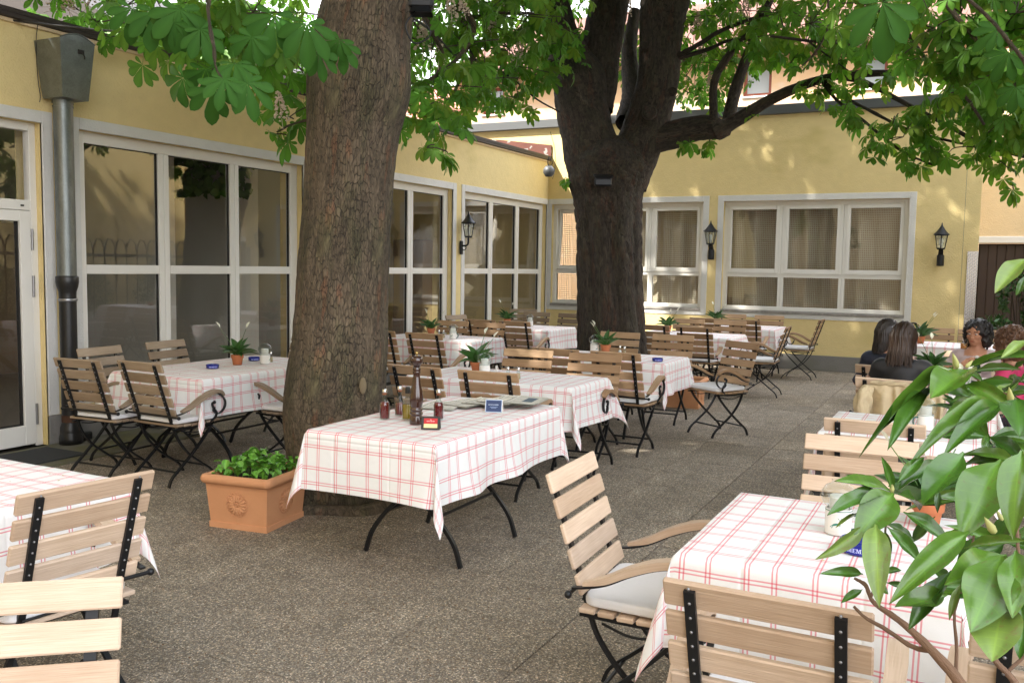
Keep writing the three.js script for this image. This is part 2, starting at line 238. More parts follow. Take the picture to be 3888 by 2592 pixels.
// axis 'x': wall faces +x (plane x = f); axis 'z': wall faces +z (plane z = f). a0..a1 along the wall
function W(axis, f) { // maps (along, y, out) boxes to the world
  return (a0, a1, y0, y1, o0, o1, c = 0.004) => axis === 'x' ? cbox(f + o0, f + o1, y0, y1, Math.min(a0, a1), Math.max(a0, a1), c) : cbox(Math.min(a0, a1), Math.max(a0, a1), y0, y1, f + o0, f + o1, c);
}
function tallWindow(house, z0, z1) { // shop-front glazing: three lights, one rail; z0 > z1
  const b = W('x', LXf), y0 = 0.3, y1 = 2.76, n = 3, gap = 0.12, mw = 0.13, w = (z0 - z1 - 2 * gap - 2 * mw) / 3;
  const win = part('window', [b(z0, z0 - gap, y0, y1, -0.035, 0.035), b(z1 + gap, z1, y0, y1, -0.035, 0.035), b(z0 - gap, z1 + gap, y1 - 0.1, y1, -0.034, 0.034), b(z0 - gap, z1 + gap, y0, y0 + 0.1, -0.034, 0.034)], M.white, house);
  for (let i = 0; i < n; i++) {
    const a = z0 - gap - i * (w + mw), c = a - w;
    if (i < n - 1) { part('mullion', [b(c, c - 0.063, y0 + 0.1, y1 - 0.1, -0.033, 0.033), b(c - 0.067, c - mw, y0 + 0.1, y1 - 0.1, -0.033, 0.033)], M.white, win); }
    part('rail', b(a, c, 1.485, 1.57, -0.032, 0.032), M.white, win);
    part('gasket', [b(a, a - 0.006, y0 + 0.1, y1 - 0.1, -0.02, 0.012, 0.001), b(c + 0.006, c, y0 + 0.1, y1 - 0.1, -0.02, 0.012, 0.001), b(a, c, y1 - 0.106, y1 - 0.1, -0.02, 0.012, 0.001)], M.dark, win);
    for (const [p0, p1] of [[y0 + 0.1, 1.485], [1.57, y1 - 0.1]]) part('pane', b(a - 0.001, c + 0.001, p0 + 0.001, p1 - 0.001, -0.004, 0.0, 0.0005), M.glass, win);
  }
  const t = W('x', XL);
  part('window_surround', [t(z0 + 0.1, z0, 0.262, y1 + 0.1, -0.02, 0.012), t(z1, Math.max(z1 - 0.1, ZB + 0.014), 0.262, y1 + 0.1, -0.02, 0.012), t(z0, z1, y1, y1 + 0.1, -0.02, 0.0125)], M.trim, house);
}
function sashWindow(house, x0, x1, tilt) { // three tall sashes above three low lights
  const b = W('z', ZB - 0.12), y0 = 0.95, y1 = 2.76, w = (x1 - x0) / 3;
  const win = part('window', [b(x0, x0 + 0.07, y0, y1, -0.035, 0.035), b(x1 - 0.07, x1, y0, y1, -0.035, 0.035), b(x0 + 0.07, x1 - 0.07, y1 - 0.08, y1, -0.034, 0.034), b(x0 + 0.07, x1 - 0.07, y0, y0 + 0.065, -0.034, 0.034), b(x0 + 0.07, x1 - 0.07, 1.5, 1.56, -0.034, 0.034), b(x0 + 0.07, x1 - 0.07, 1.56, 1.572, -0.03, 0.048, 0.002)], M.white, house);
  for (let i = 0; i < 3; i++) {
    const a = x0 + i * w + (i ? 0.045 : 0.07), c = x0 + (i + 1) * w - (i < 2 ? 0.045 : 0.07);
    if (i < 2) part('mullion', [b(c, c + 0.043, y0 + 0.065, y1 - 0.08, -0.033, 0.033), b(c + 0.047, c + 0.09, y0 + 0.065, y1 - 0.08, -0.033, 0.033)], M.white, win);
    const s = part('sash', [b(a, a + 0.055, 1.575, 2.68, -0.028, 0.042), b(c - 0.055, c, 1.575, 2.68, -0.028, 0.042), b(a + 0.055, c - 0.055, 2.625, 2.68, -0.028, 0.0415), b(a + 0.055, c - 0.055, 1.575, 1.64, -0.028, 0.0415), b(a + 0.056, c - 0.056, 1.641, 2.624, -0.002, 0.002, 0.0005)].slice(0, 4), M.white, win);
    const p = part('pane', b(a + 0.056, c - 0.056, 1.641, 2.624, -0.002, 0.002, 0.0005), M.glass, win);
    if (tilt && i === 0) { for (const o of [s, p]) { o.geometry.translate(0, -1.58, -(ZB - 0.12)); o.position.set(0, 1.58, ZB - 0.12); o.rotation.x = -0.1; } }
    part('pane', b(a + 0.001, c - 0.001, y0 + 0.066, 1.499, -0.002, 0.002, 0.0005), M.glass, win);
  }
  const t = W('z', ZB), L0 = Math.max(x0 - 0.1, XL + 0.014);
  part('window_surround', [t(L0, x0, 0.83, y1 + 0.1, -0.02, 0.012), t(x1, x1 + 0.1, 0.83, y1 + 0.1, -0.02, 0.012), t(x0, x1, y1, y1 + 0.1, -0.02, 0.0125), t(x0, x1, 0.83, 0.905, -0.02, 0.0125)], M.trim, house);
  part('window_sill', [t(x0 + 0.002, x1 - 0.002, 0.907, 0.948, -0.16, 0.03)], M.sill, house);
  // net curtain in soft folds behind the glass
  const cols = 150, cw = x1 - x0 - 0.1, pos = [], uv = [], idx = [];
  const rr = rng(Math.round(-x0 * 100)), ph = [0, 1, 2, 3].map(() => rr() * 6);
  for (let j = 0; j <= 1; j++) for (let i = 0; i <= cols; i++) { const u = i / cols, zz = ZB - 0.3 + 0.05 * Math.sin(u * 52 + ph[0] + 2 * Math.sin(u * 9 + ph[1])) + 0.03 * Math.sin(u * 21 + ph[2]); pos.push(x0 + 0.05 + u * cw, j ? 2.8 : 0.9, zz); uv.push(u * cw * 1.35, j * 1.9); }
  for (let i = 0; i < cols; i++) idx.push(i, i + 1, i + cols + 1, i + 1, i + cols + 2, i + cols + 1);
  const g = new THREE.BufferGeometry(); g.setAttribute('position', new THREE.Float32BufferAttribute(pos, 3)); g.setAttribute('uv', new THREE.Float32BufferAttribute(uv, 2)); g.setIndex(idx); g.computeVertexNormals();
  solo('net_curtain', flat(g), M.net, tilt ? 'beige grid net curtain behind the window beside the room corner' : 'beige grid net curtain behind the window between two wall lanterns', 'curtain', null);
}
M.net = std(lin(0.52, 0.47, 0.36), 0.95, { alphaMap: tex(128, 128, (u, v) => { const a = Math.abs((u * 2 % 1) - 0.5), b = Math.abs((v * 2 % 1) - 0.5); return a < 0.3 && b < 0.3 ? 0 : 1; }, { linear: true, rx: 14, ry: 14 }), alphaTest: 0.5, transparent: true });

// ---------------------------------------------------------------- the low yellow wing on the left
const wing = thing('restaurant_wing', 'low yellow wing with tall white framed shop windows and thin dark eave', 'building', [0, 0, 0]);
{
  const T = 0.35, x0 = XL - T, op = [[-4.1, -5.12, 0], [-5.48, -8.48, 0.3], [-8.93, -11.93, 0.3], [-12.29, -15.32, 0.3]], y1 = 2.76, top = 3.56, ws = [];
  const wb = (y0, y2, z0, z1) => box(x0, XL, y0, y2, Math.min(z0, z1), Math.max(z0, z1));
  ws.push(wb(y1, top, 4, ZB - 0.35));
  let z = 4; for (const [a, b, yb] of op) { ws.push(wb(0, y1, z, a)); if (yb) ws.push(wb(0, yb - 0.002, a, b)); z = b; }
  ws.push(wb(0, y1, z, ZB - 0.35));
  part('wall', ws, M.yellow, wing);
  const t = W('x', XL);
  part('plinth', [t(4, -4.1, 0, 0.26, -0.02, 0.01), t(-5.12, -15.345, 0, 0.26, -0.02, 0.0102)], M.plinth, wing);
  for (const [a, b, yb] of op) if (yb) tallWindow(wing, a, b);
  // glazed door with fanlight
  part('door_surround', [t(-5.12, -5.22, 0.262, y1 + 0.1, -0.02, 0.012), t(-4.1, -5.12, y1, y1 + 0.1, -0.02, 0.0125), t(-4.0, -4.1, 0.262, y1 + 0.1, -0.02, 0.012)], M.trim, wing);
  const f = W('x', LXf);
  part('door_frame', [f(-5.12, -5.058, 0.0, y1, -0.04, 0.04), f(-4.1, -4.162, 0.0, y1, -0.04, 0.04), f(-4.162, -5.058, y1 - 0.07, y1, -0.039, 0.039), f(-4.162, -5.058, 2.025, 2.11, -0.039, 0.039)], M.white, wing);
  part('fanlight', f(-4.163, -5.057, 2.111, y1 - 0.071, -0.003, 0.003, 0.0005), M.glass, wing);
  const door = part('door', [f(-5.055, -4.955, 0.02, 2.02, -0.03, 0.045), f(-4.165, -4.265, 0.02, 2.02, -0.03, 0.045), f(-4.265, -4.955, 1.93, 2.02, -0.03, 0.0445), f(-4.265, -4.955, 0.02, 0.19, -0.03, 0.0445)], M.white, wing);
  part('pane', f(-4.266, -4.954, 0.191, 1.929, -0.003, 0.003, 0.0005), M.glass, door);
  part('gasket', [f(-4.955, -4.945, 0.19, 1.93, -0.02, 0.02, 0.001), f(-4.275, -4.945, 0.19, 0.2, -0.02, 0.02, 0.001)], M.dark, door);
  for (const y of [0.28, 1.38, 1.78]) part('hinge', [tube([[LXf + 0.055, y - 0.09, -5.057], [LXf + 0.055, y + 0.09, -5.057]], 0.011, 2, 8), tube([[LXf + 0.055, y - 0.032, -5.057], [LXf + 0.055, y - 0.028, -5.057]], 0.0125, 2, 8), tube([[LXf + 0.055, y + 0.028, -5.057], [LXf + 0.055, y + 0.032, -5.057]], 0.0125, 2, 8)], M.rivet, door);
  part('keep_plate', f(-5.0, -4.97, 2.055, 2.07, 0.035, 0.043, 0.001), M.dark, wing);
  // mono-pitch roof, dark edge board, flashing against the higher wall
  const roof = new THREE.BufferGeometry(), P = [[XL + 0.07, 3.6], [XL + 0.07, 3.635], [-13.4, 4.4], [-13.4, 4.36]], pos = [];
  const zz = [4.2, ZB + 0.002]; const q = (a, b, c, d) => pos.push(...a, ...b, ...c, ...a, ...c, ...d);
  for (let i = 0; i < 4; i++) { const A = P[i], B = P[(i + 1) % 4]; q([...A, zz[0]], [...B, zz[0]], [...B, zz[1]], [...A, zz[1]]); }
  roof.setAttribute('position', new THREE.Float32BufferAttribute(pos, 3)); roof.computeVertexNormals();
  const rf = part('roof', uvBox(roof), M.roofEdge, wing);
  part('edge_board', [cbox(XL + 0.004, XL + 0.062, 3.562, 3.602, ZB + 0.004, 4.1, 0.004)], M.roofEdge, rf);
  part('soffit_strip', [cbox(XL + 0.001, XL + 0.028, 3.53, 3.5595, ZB + 0.004, 4.1, 0.003)], M.cream, rf);
  const fl = new THREE.Shape([[XL + 0.06, 3.62], [XL + 0.06, 3.84], [-9.4, 4.16], [-9.4, 3.92]].map(p => new THREE.Vector2(...p)));
  part('flashing', uvBox(new THREE.ExtrudeGeometry(fl, { depth: 0.03, bevelEnabled: false }).translate(0, 0, ZB + 0.003)), M.rust, rf);
  // the dining room behind the glass
  part('interior_wall', [box(-12.7, -12.5, 0, 3.4, -15.6, 4), box(-12.5, x0, 0, 3.4, 3.8, 4), box(-12.5, x0, 0, 3.4, -15.9, -15.71), box(-12.5, -9.6, 0, 3.2, -8.85, -8.7), box(-12.5, -10.4, 0, 3.2, -12.2, -12.05)], M.room, wing);
  part('interior_floor', box(-12.7, x0, -0.01, 0.02, -15.9, 4), M.roomFloor, wing);
  part('interior_ceiling', box(-12.7, x0, 3.2, 3.3, -15.9, 4), M.room, wing);
  for (const c of [[-12.45, -11.9, 0.02, 2.1, -8.2, -6.9], [-12.45, -11.9, 0.02, 2.2, -15.5, -12.4], [-10.3, -9.6, 0.02, 2.1, -15.6, -15.0]]) part('cabinet', cbox(...c, 0.01), M.roomWood, wing);
}
// ---------------------------------------------------------------- the higher yellow house closing the yard
const house = thing('yellow_house', 'yellow house wall with two curtained windows and grey roof fascia', 'building', [0, 0, 0]);
{
  const T = 0.35, z0 = ZB - T, xr = 0.03, ws = [], wb = (x0, x1, y0, y1) => box(x0, x1, y0, y1, z0, ZB);
  ws.push(wb(-14, xr, 2.76, 4.2), wb(-14, XL - 0.352, 0, 2.76), wb(XL - 0.35, -7.02, 0, 2.76), wb(-7.02, -4.18, 0, 0.905), wb(-4.18, -3.83, 0, 2.76), wb(-3.83, -0.95, 0, 0.905), wb(-0.95, xr, 0, 2.76));
  ws.push(box(xr - T, xr, 0, 4.2, -22, z0));
  part('wall', ws, M.yellow, house);
  const t = W('z', ZB);
  part('plinth', t(XL + 0.014, xr - 0.005, 0, 0.25, -0.02, 0.01), M.plinth, house);
  sashWindow(house, -7.02, -4.18, true); sashWindow(house, -3.83, -0.95, false);
  const rf = part('roof', box(-14, xr + 0.05, 4.2, 4.26, -22, ZB - 0.02), M.fascia, house);
  part('fascia', [cbox(-14, xr + 0.12, 4.15, 4.3, ZB + 0.004, ZB + 0.1, 0.006), cbox(xr + 0.004, xr + 0.12, 4.15, 4.3, -22, ZB, 0.006)], M.fascia, rf);
  part('expansion_joint', t(-0.182, -0.177, 0.26, 4.14, -0.003, 0.002, 0.0008), M.plinth, house);
  part('interior_wall', [box(-7.4, -0.4, 0, 3.0, -20.2, -20), box(-0.6, -0.4, 0, 3, -20, z0)], M.roomWood, house);
  part('interior_floor', box(-7.4, -0.4, 0, 0.02, -20, z0), M.roomFloor, house);
  part('interior_ceiling', box(-7.4, -0.4, 3.0, 3.1, -20, z0), M.roomWood, house);
}
// tread-plate corner guard
{
  const dots = [], rand = rng(5);
  dots.push(cbox(-0.112, 0.036, 0.0, 1.95, ZB + 0.0115, ZB + 0.0145, 0.001), cbox(0.0322, 0.0355, 0, 1.95, ZB - 0.14, ZB + 0.0112, 0.001));
  for (let j = 0; j < 78; j++) for (let i = 0; i < 5; i++) { const up = (i + j) % 2 ? 1 : -1; const g = new THREE.SphereGeometry(1, 6, 4).scale(0.014, 0.0045, 0.0035).rotateZ(up * 0.8).translate(-0.098 + i * 0.0295, 0.014 + j * 0.025, ZB + 0.0145); dots.push(g); }
  solo('corner_guard', dots, std(lin(0.55, 0.55, 0.56), 0.22, { metalness: 1 }), 'shiny tread plate strip covering the corner of the yellow house', 'metal strip');
}
// ---------------------------------------------------------------- sunlit wall with brown gate behind the corner
{
  const zg = -18.6, g = thing('gate_wall', 'sunlit cream wall with white lintel behind the yellow house corner', 'wall');
  part('wall', [box(0.034, 9, 2.29, 5.6, zg - 0.3, zg), box(3.4, 9, 0, 2.29, zg - 0.3, zg)], M.cream, g);
  part('lintel', cbox(0.036, 3.4, 2.172, 2.29, zg - 0.3, zg + 0.03, 0.006), M.whitePaint, g);
  const gt = thing('wooden_gate', 'dark brown plank gate in the sunlit wall', 'gate', [0, 0, 0]);
  const pg = chamfer(0.138, 2.13, 0.03, 0.005);
  for (let i = 0; i < 23; i++) { const o = part('plank', pg, M.gate, gt); o.position.set(0.13 + i * 0.142, 1.085, zg - 0.1); }
  part('backing', box(0.04, 3.39, 0.02, 2.165, zg - 0.2, zg - 0.152), M.gate, gt);
  part('ledge', [cbox(0.05, 3.38, 0.3, 0.42, zg - 0.15, zg - 0.116, 0.005), cbox(0.05, 3.38, 1.75, 1.87, zg - 0.15, zg - 0.116, 0.005)], M.gate, gt);
}
// ---------------------------------------------------------------- houses beyond
{
  const zp = -26, wins = [-14.42, -11.75, -9.04, -6.06, -3.08, -0.1], wy = [6.45, 7.28], ww = 0.78;
  const b = thing('peach_house', 'sunlit peach house with small red framed windows under wooden eaves', 'building');
  const ws = [box(-15.4, 5, 0, wy[0], zp - 0.3, zp), box(-15.4, 5, wy[1], 7.75, zp - 0.3, zp)]; let x = -15.4;
  for (const w of [...wins, null]) { const e = w === null ? 5 : w; ws.push(box(x, e, wy[0], wy[1], zp - 0.3, zp)); x = e + ww; }
  part('wall', ws, M.peach, b);
  for (const w of wins) {
    const f = W('z', zp - 0.14), o = part('window', [f(w, w + 0.09, wy[0], wy[1], -0.03, 0.03), f(w + ww - 0.09, w + ww, wy[0], wy[1], -0.03, 0.03), f(w + 0.09, w + ww - 0.09, wy[1] - 0.09, wy[1], -0.029, 0.029), f(w + 0.09, w + ww - 0.09, wy[0], wy[0] + 0.09, -0.029, 0.029)], M.redFrame, b);
    part('pane', f(w + 0.09, w + ww - 0.09, wy[0] + 0.09, wy[1] - 0.09, -0.004, 0.004, 0.001), phys(lin(0.3, 0.33, 0.34), 0.06), o);
    part('sill', W('z', zp)(w - 0.03, w + ww + 0.03, wy[0] - 0.05, wy[0] - 0.004, -0.1, 0.06), M.whitePaint, o);
  }
  const rf = new THREE.Shape([[0.75, 7.5], [0.75, 7.62], [-5, 10.6], [-5, 10.48]].map(p => new THREE.Vector2(...p)));
  const roof = part('roof', uvBox(new THREE.ExtrudeGeometry(rf, { depth: 20.9, bevelEnabled: false }).rotateY(-Math.PI / 2).translate(5.3, 0, zp)), std(lin(0.16, 0.07, 0.05), 0.8), b);
  const rg = box(-0.06, 0.06, 7.42, 7.56, zp + 0.01, zp + 0.7); for (let i = 0; i < 17; i++) { const o = part('rafter', rg, M.gate, roof); o.position.x = -14.9 + i * 1.2; }
  // lower red-roofed house to its left
  const h = thing('red_roof_house', 'small house with red tiled roof left of the peach house', 'building');
  part('wall', box(-23, -15.45, 0, 5.55, -31, -24.6), M.whitePaint, h);
  const rp = part('roof', (() => { const s = new THREE.Shape([[0.5, 5.45], [0.5, 5.6], [-3.4, 7.9], [-7.2, 5.6], [-7.2, 5.45], [-3.4, 7.72]].map(p => new THREE.Vector2(...p))); return uvBox(new THREE.ExtrudeGeometry(s, { depth: 8.2, bevelEnabled: false }).rotateY(-Math.PI / 2).translate(-15.1, 0, -24.6)); })(), std(lin(0.42, 0.19, 0.14), 0.8), h);
  const rowG = new THREE.CylinderGeometry(0.05, 0.05, 8.1, 6, 1).rotateZ(Math.PI / 2), ti = rp.material; for (let i = 0; i < 14; i++) { const o = part('tile_course', uvBox(rowG.clone()), ti, rp); o.position.set(-19.2, 5.6 + (7.86 - 5.6) * i / 14 + 0.02, -24.6 + 0.5 - 3.9 * i / 14); }
  part('skylight', cbox(-0.5, 0.5, -0.03, 0.06, -0.35, 0.35, 0.01).rotateX(0.53).translate(-16.6, 6.85, -26.35), phys(lin(0.25, 0.32, 0.42), 0.1), h);
  // white house far on the left
  const f = thing('white_house', 'bright white house with tall windows far behind the low wing roof', 'building');
  part('wall', box(-44, -26, 0, 16, -16, -6), M.whitePaint, f);
  for (let k = 0; k < 3; k++) for (let i = 0; i < 4; i++) { const o = part('window', cbox(-25.99, -25.93, 3 + k * 3.8, 5.2 + k * 3.8, -14.6 + i * 2.2, -13.4 + i * 2.2, 0.01), phys(lin(0.12, 0.14, 0.22), 0.1), f); part('frame', [cbox(-25.99, -25.88, 2.9 + k * 3.8, 5.3 + k * 3.8, -14.74 + i * 2.2, -14.6 + i * 2.2, 0.01), cbox(-25.99, -25.88, 2.9 + k * 3.8, 5.3 + k * 3.8, -13.4 + i * 2.2, -13.26 + i * 2.2, 0.01)], M.whitePaint, o); }
  const gs = thing('grey_gable_house', 'pale house with dark eave half hidden by leaves behind the wing roof', 'building');
  part('wall', box(-24, -16, 0, 6.4, -21, -13), std(lin(0.55, 0.5, 0.45), 0.9), gs);
  part('roof', (() => { const s = new THREE.Shape([[0.6, 6.1], [0.6, 6.35], [-4, 8.6], [-8.6, 6.35], [-8.6, 6.1]].map(p => new THREE.Vector2(...p))); return uvBox(new THREE.ExtrudeGeometry(s, { depth: 8.6, bevelEnabled: false }).translate(-16, 0, -21.3)); })(), M.roofEdge, gs);
}
// unseen tall block added behind the viewpoint to keep sun off the yard, and the wing facing the tall windows
{
  const b = thing('added_shade_house', 'unseen tall cream block added behind the viewpoint to shade the yard', 'building');
  part('wall', box(-30, 1.5, 0, 17, 5.5, 16), M.cream, b);
  const o = thing('facing_wing', 'low yellow house across the yard from the shop windows', 'building'), fx = 5.0;
  part('wall', box(fx, fx + 4, 0, 4.6, -18.28, -4), M.yellow, o);
  part('plinth', cbox(fx - 0.01, fx + 0.1, 0, 0.35, -18.2, -4.1, 0.004), M.plinth, o);
  for (let i = 2; i < 4; i++) { const w = part('window', cbox(fx - 0.03, fx + 0.02, 1.0, 2.7, -17 + i * 3.3, -14.8 + i * 3.3, 0.01), phys(lin(0.03, 0.035, 0.035), 0.08), o); part('frame', [cbox(fx - 0.06, fx, 0.9, 2.8, -17.12 + i * 3.3, -17 + i * 3.3, 0.01), cbox(fx - 0.06, fx, 0.9, 2.8, -14.8 + i * 3.3, -14.68 + i * 3.3, 0.01), cbox(fx - 0.06, fx, 2.7, 2.82, -17 + i * 3.3, -14.8 + i * 3.3, 0.01), cbox(fx - 0.06, fx, 1.75, 1.83, -17 + i * 3.3, -14.8 + i * 3.3, 0.01)], M.white, w); }
  const fn = thing('iron_fence', 'black iron fence with pointed arches along the far side of the yard', 'fence', [3.3, 0, 0]);
  for (let i = 0; i < 40; i++) { const z = -17.6 + i * 0.3; part('arch', [tube([[0, 0.1, z], [0, 1.75, z], [0, 1.98, z + 0.04], [0, 2.12, z + 0.15], [0, 1.98, z + 0.26], [0, 1.75, z + 0.3]], 0.018, 20, 6)], M.iron, fn); }
  part('rail', [cbox(-0.015, 0.015, 0.2, 0.24, -17.6, -5.5, 0.003), cbox(-0.02, 0.02, 1.68, 1.75, -17.6, -5.5, 0.003)], M.iron, fn);
}
// ---------------------------------------------------------------- rainwater pipe, cables, lanterns
{
  const px = XL + 0.13, pz = -5.235, d = thing('rainwater_pipe', 'galvanised rainwater pipe with square hopper and black iron foot', 'drainpipe', [px, 0, pz]);
  const cyl = (r0, r1, y0, y1, n = 28) => { const g = new THREE.CylinderGeometry(r1, r0, y1 - y0, n, 1, false).translate(0, (y0 + y1) / 2, 0); return flat(g); };
  part('zinc_pipe', [cyl(0.078, 0.078, 1.42, 2.96), cyl(0.084, 0.084, 2.93, 2.95), cyl(0.084, 0.084, 2.9, 2.91)], M.galv, d);
  const black = std(lin(0.012, 0.012, 0.012), 0.38);
  part('cast_iron_pipe', [lathe([[0.07, 0.2], [0.07, 1.3], [0.072, 1.34], [0.086, 1.38], [0.093, 1.42], [0.093, 1.465], [0.08, 1.475]], 28)], black, d);
  part('iron_foot', [lathe([[0.0, 0], [0.095, 0.0], [0.098, 0.06], [0.085, 0.11], [0.088, 0.12], [0.086, 0.15], [0.071, 0.2]], 28), cbox(-0.03, 0.03, 0.02, 0.09, -0.2, -0.05, 0.01)], black, d);
  part('rust_band', lathe([[0.0725, 0.205], [0.0725, 0.265]], 28), std(lin(0.07, 0.03, 0.015), 0.8), d);
  part('clamp', [lathe([[0.073, 1.255], [0.078, 1.26], [0.078, 1.275], [0.073, 1.28]], 28), ball(0.014, 0, 1.267, -0.085)], M.rivet, d);
  // hopper: box narrowing downwards with bowed front rim
  const hs = 0.165, hb = 0.125, y0 = 2.96, y1 = 3.43, P = [], tri = (a, b, c) => P.push(...a, ...b, ...c), q = (a, b, c, e) => { tri(a, b, c); tri(a, c, e); };
  const b4 = [[-hb, y0, -hb], [hb, y0, -hb], [hb, y0, hb], [-hb, y0, hb]], t4 = [[-hs, y1, -hs], [hs, y1, -hs], [hs, y1, hs], [-hs, y1, hs]];
  for (let i = 0; i < 4; i++) q(b4[i], b4[(i + 1) % 4], t4[(i + 1) % 4], t4[i]);
  q(b4[0], b4[1], b4[2], b4[3]);
  for (let i = 0; i < 12; i++) { const a = i / 12, c = (i + 1) / 12, za = mix(-hs, hs, a), zc = mix(-hs, hs, c); q([hs, y1, za], [hs, y1, zc], [hs, y1 + 0.055 * Math.sin(c * Math.PI), zc], [hs, y1 + 0.055 * Math.sin(a * Math.PI), za]); }
  const hg = new THREE.BufferGeometry(); hg.setAttribute('position', new THREE.Float32BufferAttribute(P, 3)); hg.computeVertexNormals();
  const hop = part('hopper', uvBox(hg), M.galv, d); hop.position.x = 0.04;
  part('rim', tube([...Array(13)].map((_, i) => [hs + 0.002, y1 + 0.055 * Math.sin(i / 12 * Math.PI), mix(-hs, hs, i / 12)]), 0.006, 24, 6), M.galv, hop);
  part('notch', [cbox(hs - 0.012, hs + 0.004, 3.33, 3.365, -0.06, -0.005, 0.002), bar([[hs + 0.004, 3.345, -0.03], [hs + 0.02, 3.315, -0.045], [hs + 0.01, 3.29, -0.055]], [0, 0, 1], 0.012, 0.004)], M.dark, hop);
  const cab = std(lin(0.012, 0.012, 0.013), 0.6);
  solo('overhead_cable', tube([[XL + 0.1, 3.52, -3.2], [-7.154,3.558,-4.820], [-6.557,3.460,-4.945], [-6.010,3.375,-4.989], [-5.221,3.254,-4.929], [-4.463,3.175,-4.856]], 0.009, 60, 6), cab, 'black cable running from the eave past the hopper to the thick trunk', 'cable');
  solo('hanging_wire', tube([[-7.068,3.557,-5.088], [-7.073,3.436,-5.074], [-7.060,3.261,-5.064], [-7.036,3.065,-5.058], [-7.017,2.960,-5.058], [-7.021,2.916,-5.052]], 0.0035, 30, 5), cab, 'thin wire dangling on the wall left of the hopper', 'wire');
  solo('sagging_cable', tube([[-3.653,3.369,-5.511], [-4.163,3.567,-6.621], [-4.580,3.637,-7.766], [-4.721,3.754,-8.494], [-4.759,3.708,-9.370], [-4.623,3.545,-9.649], [-4.427,3.424,-9.850]], 0.011, 60, 6), cab, 'dark cable sagging between the two chestnut trunks', 'cable');
  solo('corner_wire', tube([[-5.915,3.681,-12.832], [-5.848,3.440,-12.844], [-5.826,3.279,-12.840], [-5.831,3.038,-12.815], [-5.849,2.961,-12.799]], 0.004, 30, 5), cab, 'loose wire hanging down the wall in the yard corner', 'wire');
  const fl = thing('floodlight', 'small grey round floodlight hanging under the eave in the corner', 'lamp', [-5.820,3.056,-12.597]);
  part('housing', lathe([[0, -0.085], [0.05, -0.08], [0.085, -0.03], [0.085, 0.03], [0.05, 0.075], [0, 0.08]], 18), std(lin(0.12, 0.125, 0.13), 0.5, { metalness: 0.4 }), fl);
  part('bracket', [tube([[0, 0.07, 0.0], [-0.02, 0.13, 0], [0, 0.22, 0]], 0.008, 10, 6), tube([[0.02, 0.07, 0.0], [0.06, 0.13, 0], [0.0, 0.2, 0]], 0.005, 10, 6)], M.iron, fl);
}
function lantern(label, pos, turn, style) { // wall lantern: local +z points away from the wall, origin at the foot of the bracket on the wall
  const t = thing('wall_lantern', label, 'lantern', pos, turn, 'black wall lanterns');
  const L = 0.14, y0 = 0.27, y1 = 0.47, pts = [];
  if (style === 'post') part('bracket', [lathe([[0, 0], [0.05, 0.005], [0.052, 0.02], [0.052, 0.16], [0.045, 0.175], [0, 0.18]], 16).translate(0, 0, 0.055), bar([[0, 0.15, 0.06], [0, 0.21, 0.09], [0, 0.25, L]], [1, 0, 0], [0.075, 0.07, 0.06], [0.06, 0.05, 0.04])], M.iron, t);
  else part('bracket', [chamfer(0.075, 0.21, 0.03, 0.01).translate(0, 0.1, 0.016), tube([[0, 0.13, 0.03], [0, 0.13, 0.09], [0, 0.15, 0.13], [0, 0.25, L]], 0.014, 24, 8), tube([[0, 0.09, 0.03], [0, 0.06, 0.06], [0, 0.09, 0.1], [0, 0.13, 0.09]], 0.007, 24, 6)], M.iron, t);
  const six = (r, y) => [...Array(6)].map((_, k) => [Math.sin(k * Math.PI / 3) * r, y, L + Math.cos(k * Math.PI / 3) * r]);
  const a = six(0.062, y0), b = six(0.098, y1), bars = [];
  for (let k = 0; k < 6; k++) { bars.push(tube([a[k], b[k]], 0.0065, 1, 6), tube([a[k], a[(k + 1) % 6]], 0.007, 1, 6), tube([b[k], b[(k + 1) % 6]], 0.007, 1, 6)); }
  part('cage', [...bars, lathe([[0, y0 - 0.02], [0.055, y0 - 0.02], [0.066, y0 - 0.005], [0.066, y0 + 0.006], [0, y0 + 0.006]], 6).translate(0, 0, L)], M.iron, t);
  part('roof', lathe([[0.125, y1], [0.128, y1 + 0.008], [0.085, y1 + 0.045], [0.05, y1 + 0.09], [0.022, y1 + 0.13], [0.012, y1 + 0.15], [0.013, y1 + 0.158], [0.004, y1 + 0.185], [0, y1 + 0.19]], 6).translate(0, 0, L), M.iron, t);
  for (let k = 0; k < 6; k++) { const g = new THREE.BufferGeometry(), i = .985, P = [a[k], a[(k + 1) % 6], b[(k + 1) % 6], b[k]].map(p => [p[0] * i, p[1], L + (p[2] - L) * i]); g.setAttribute('position', new THREE.Float32BufferAttribute([...P[0], ...P[1], ...P[2], ...P[0], ...P[2], ...P[3]], 3)); g.computeVertexNormals(); part('pane', uvBox(g), M.lampGlass, t); }
  part('bulb', lathe([[0, y0 + 0.02], [0.014, y0 + 0.02], [0.015, y0 + 0.045], [0.028, y0 + 0.08], [0.03, y0 + 0.12], [0.02, y0 + 0.15], [0, y0 + 0.158]], 14).translate(0, 0, L), std(lin(0.75, 0.75, 0.72), 0.3), t);
  return t;
}
M.lampGlass = phys(lin(0.85, 0.87, 0.82), 0.12, { transmission: 0.85, thickness: 0 });
lantern('black lantern on the yellow pier between the two curtained windows', [-4.005, 1.78, ZB + 0.002], 0, 'post');
lantern('black lantern on the yellow wall beside the shiny corner strip', [-0.475, 1.72, ZB + 0.002], 0, 'post');
lantern('black lantern on the narrow pier between two shop windows of the low wing', [XL + 0.014, 1.79, -12.15], Math.PI / 2, 'arm');
lantern('black lantern across the yard facing the tall windows', [4.99, 1.9, -14.4], -Math.PI / 2, 'arm');

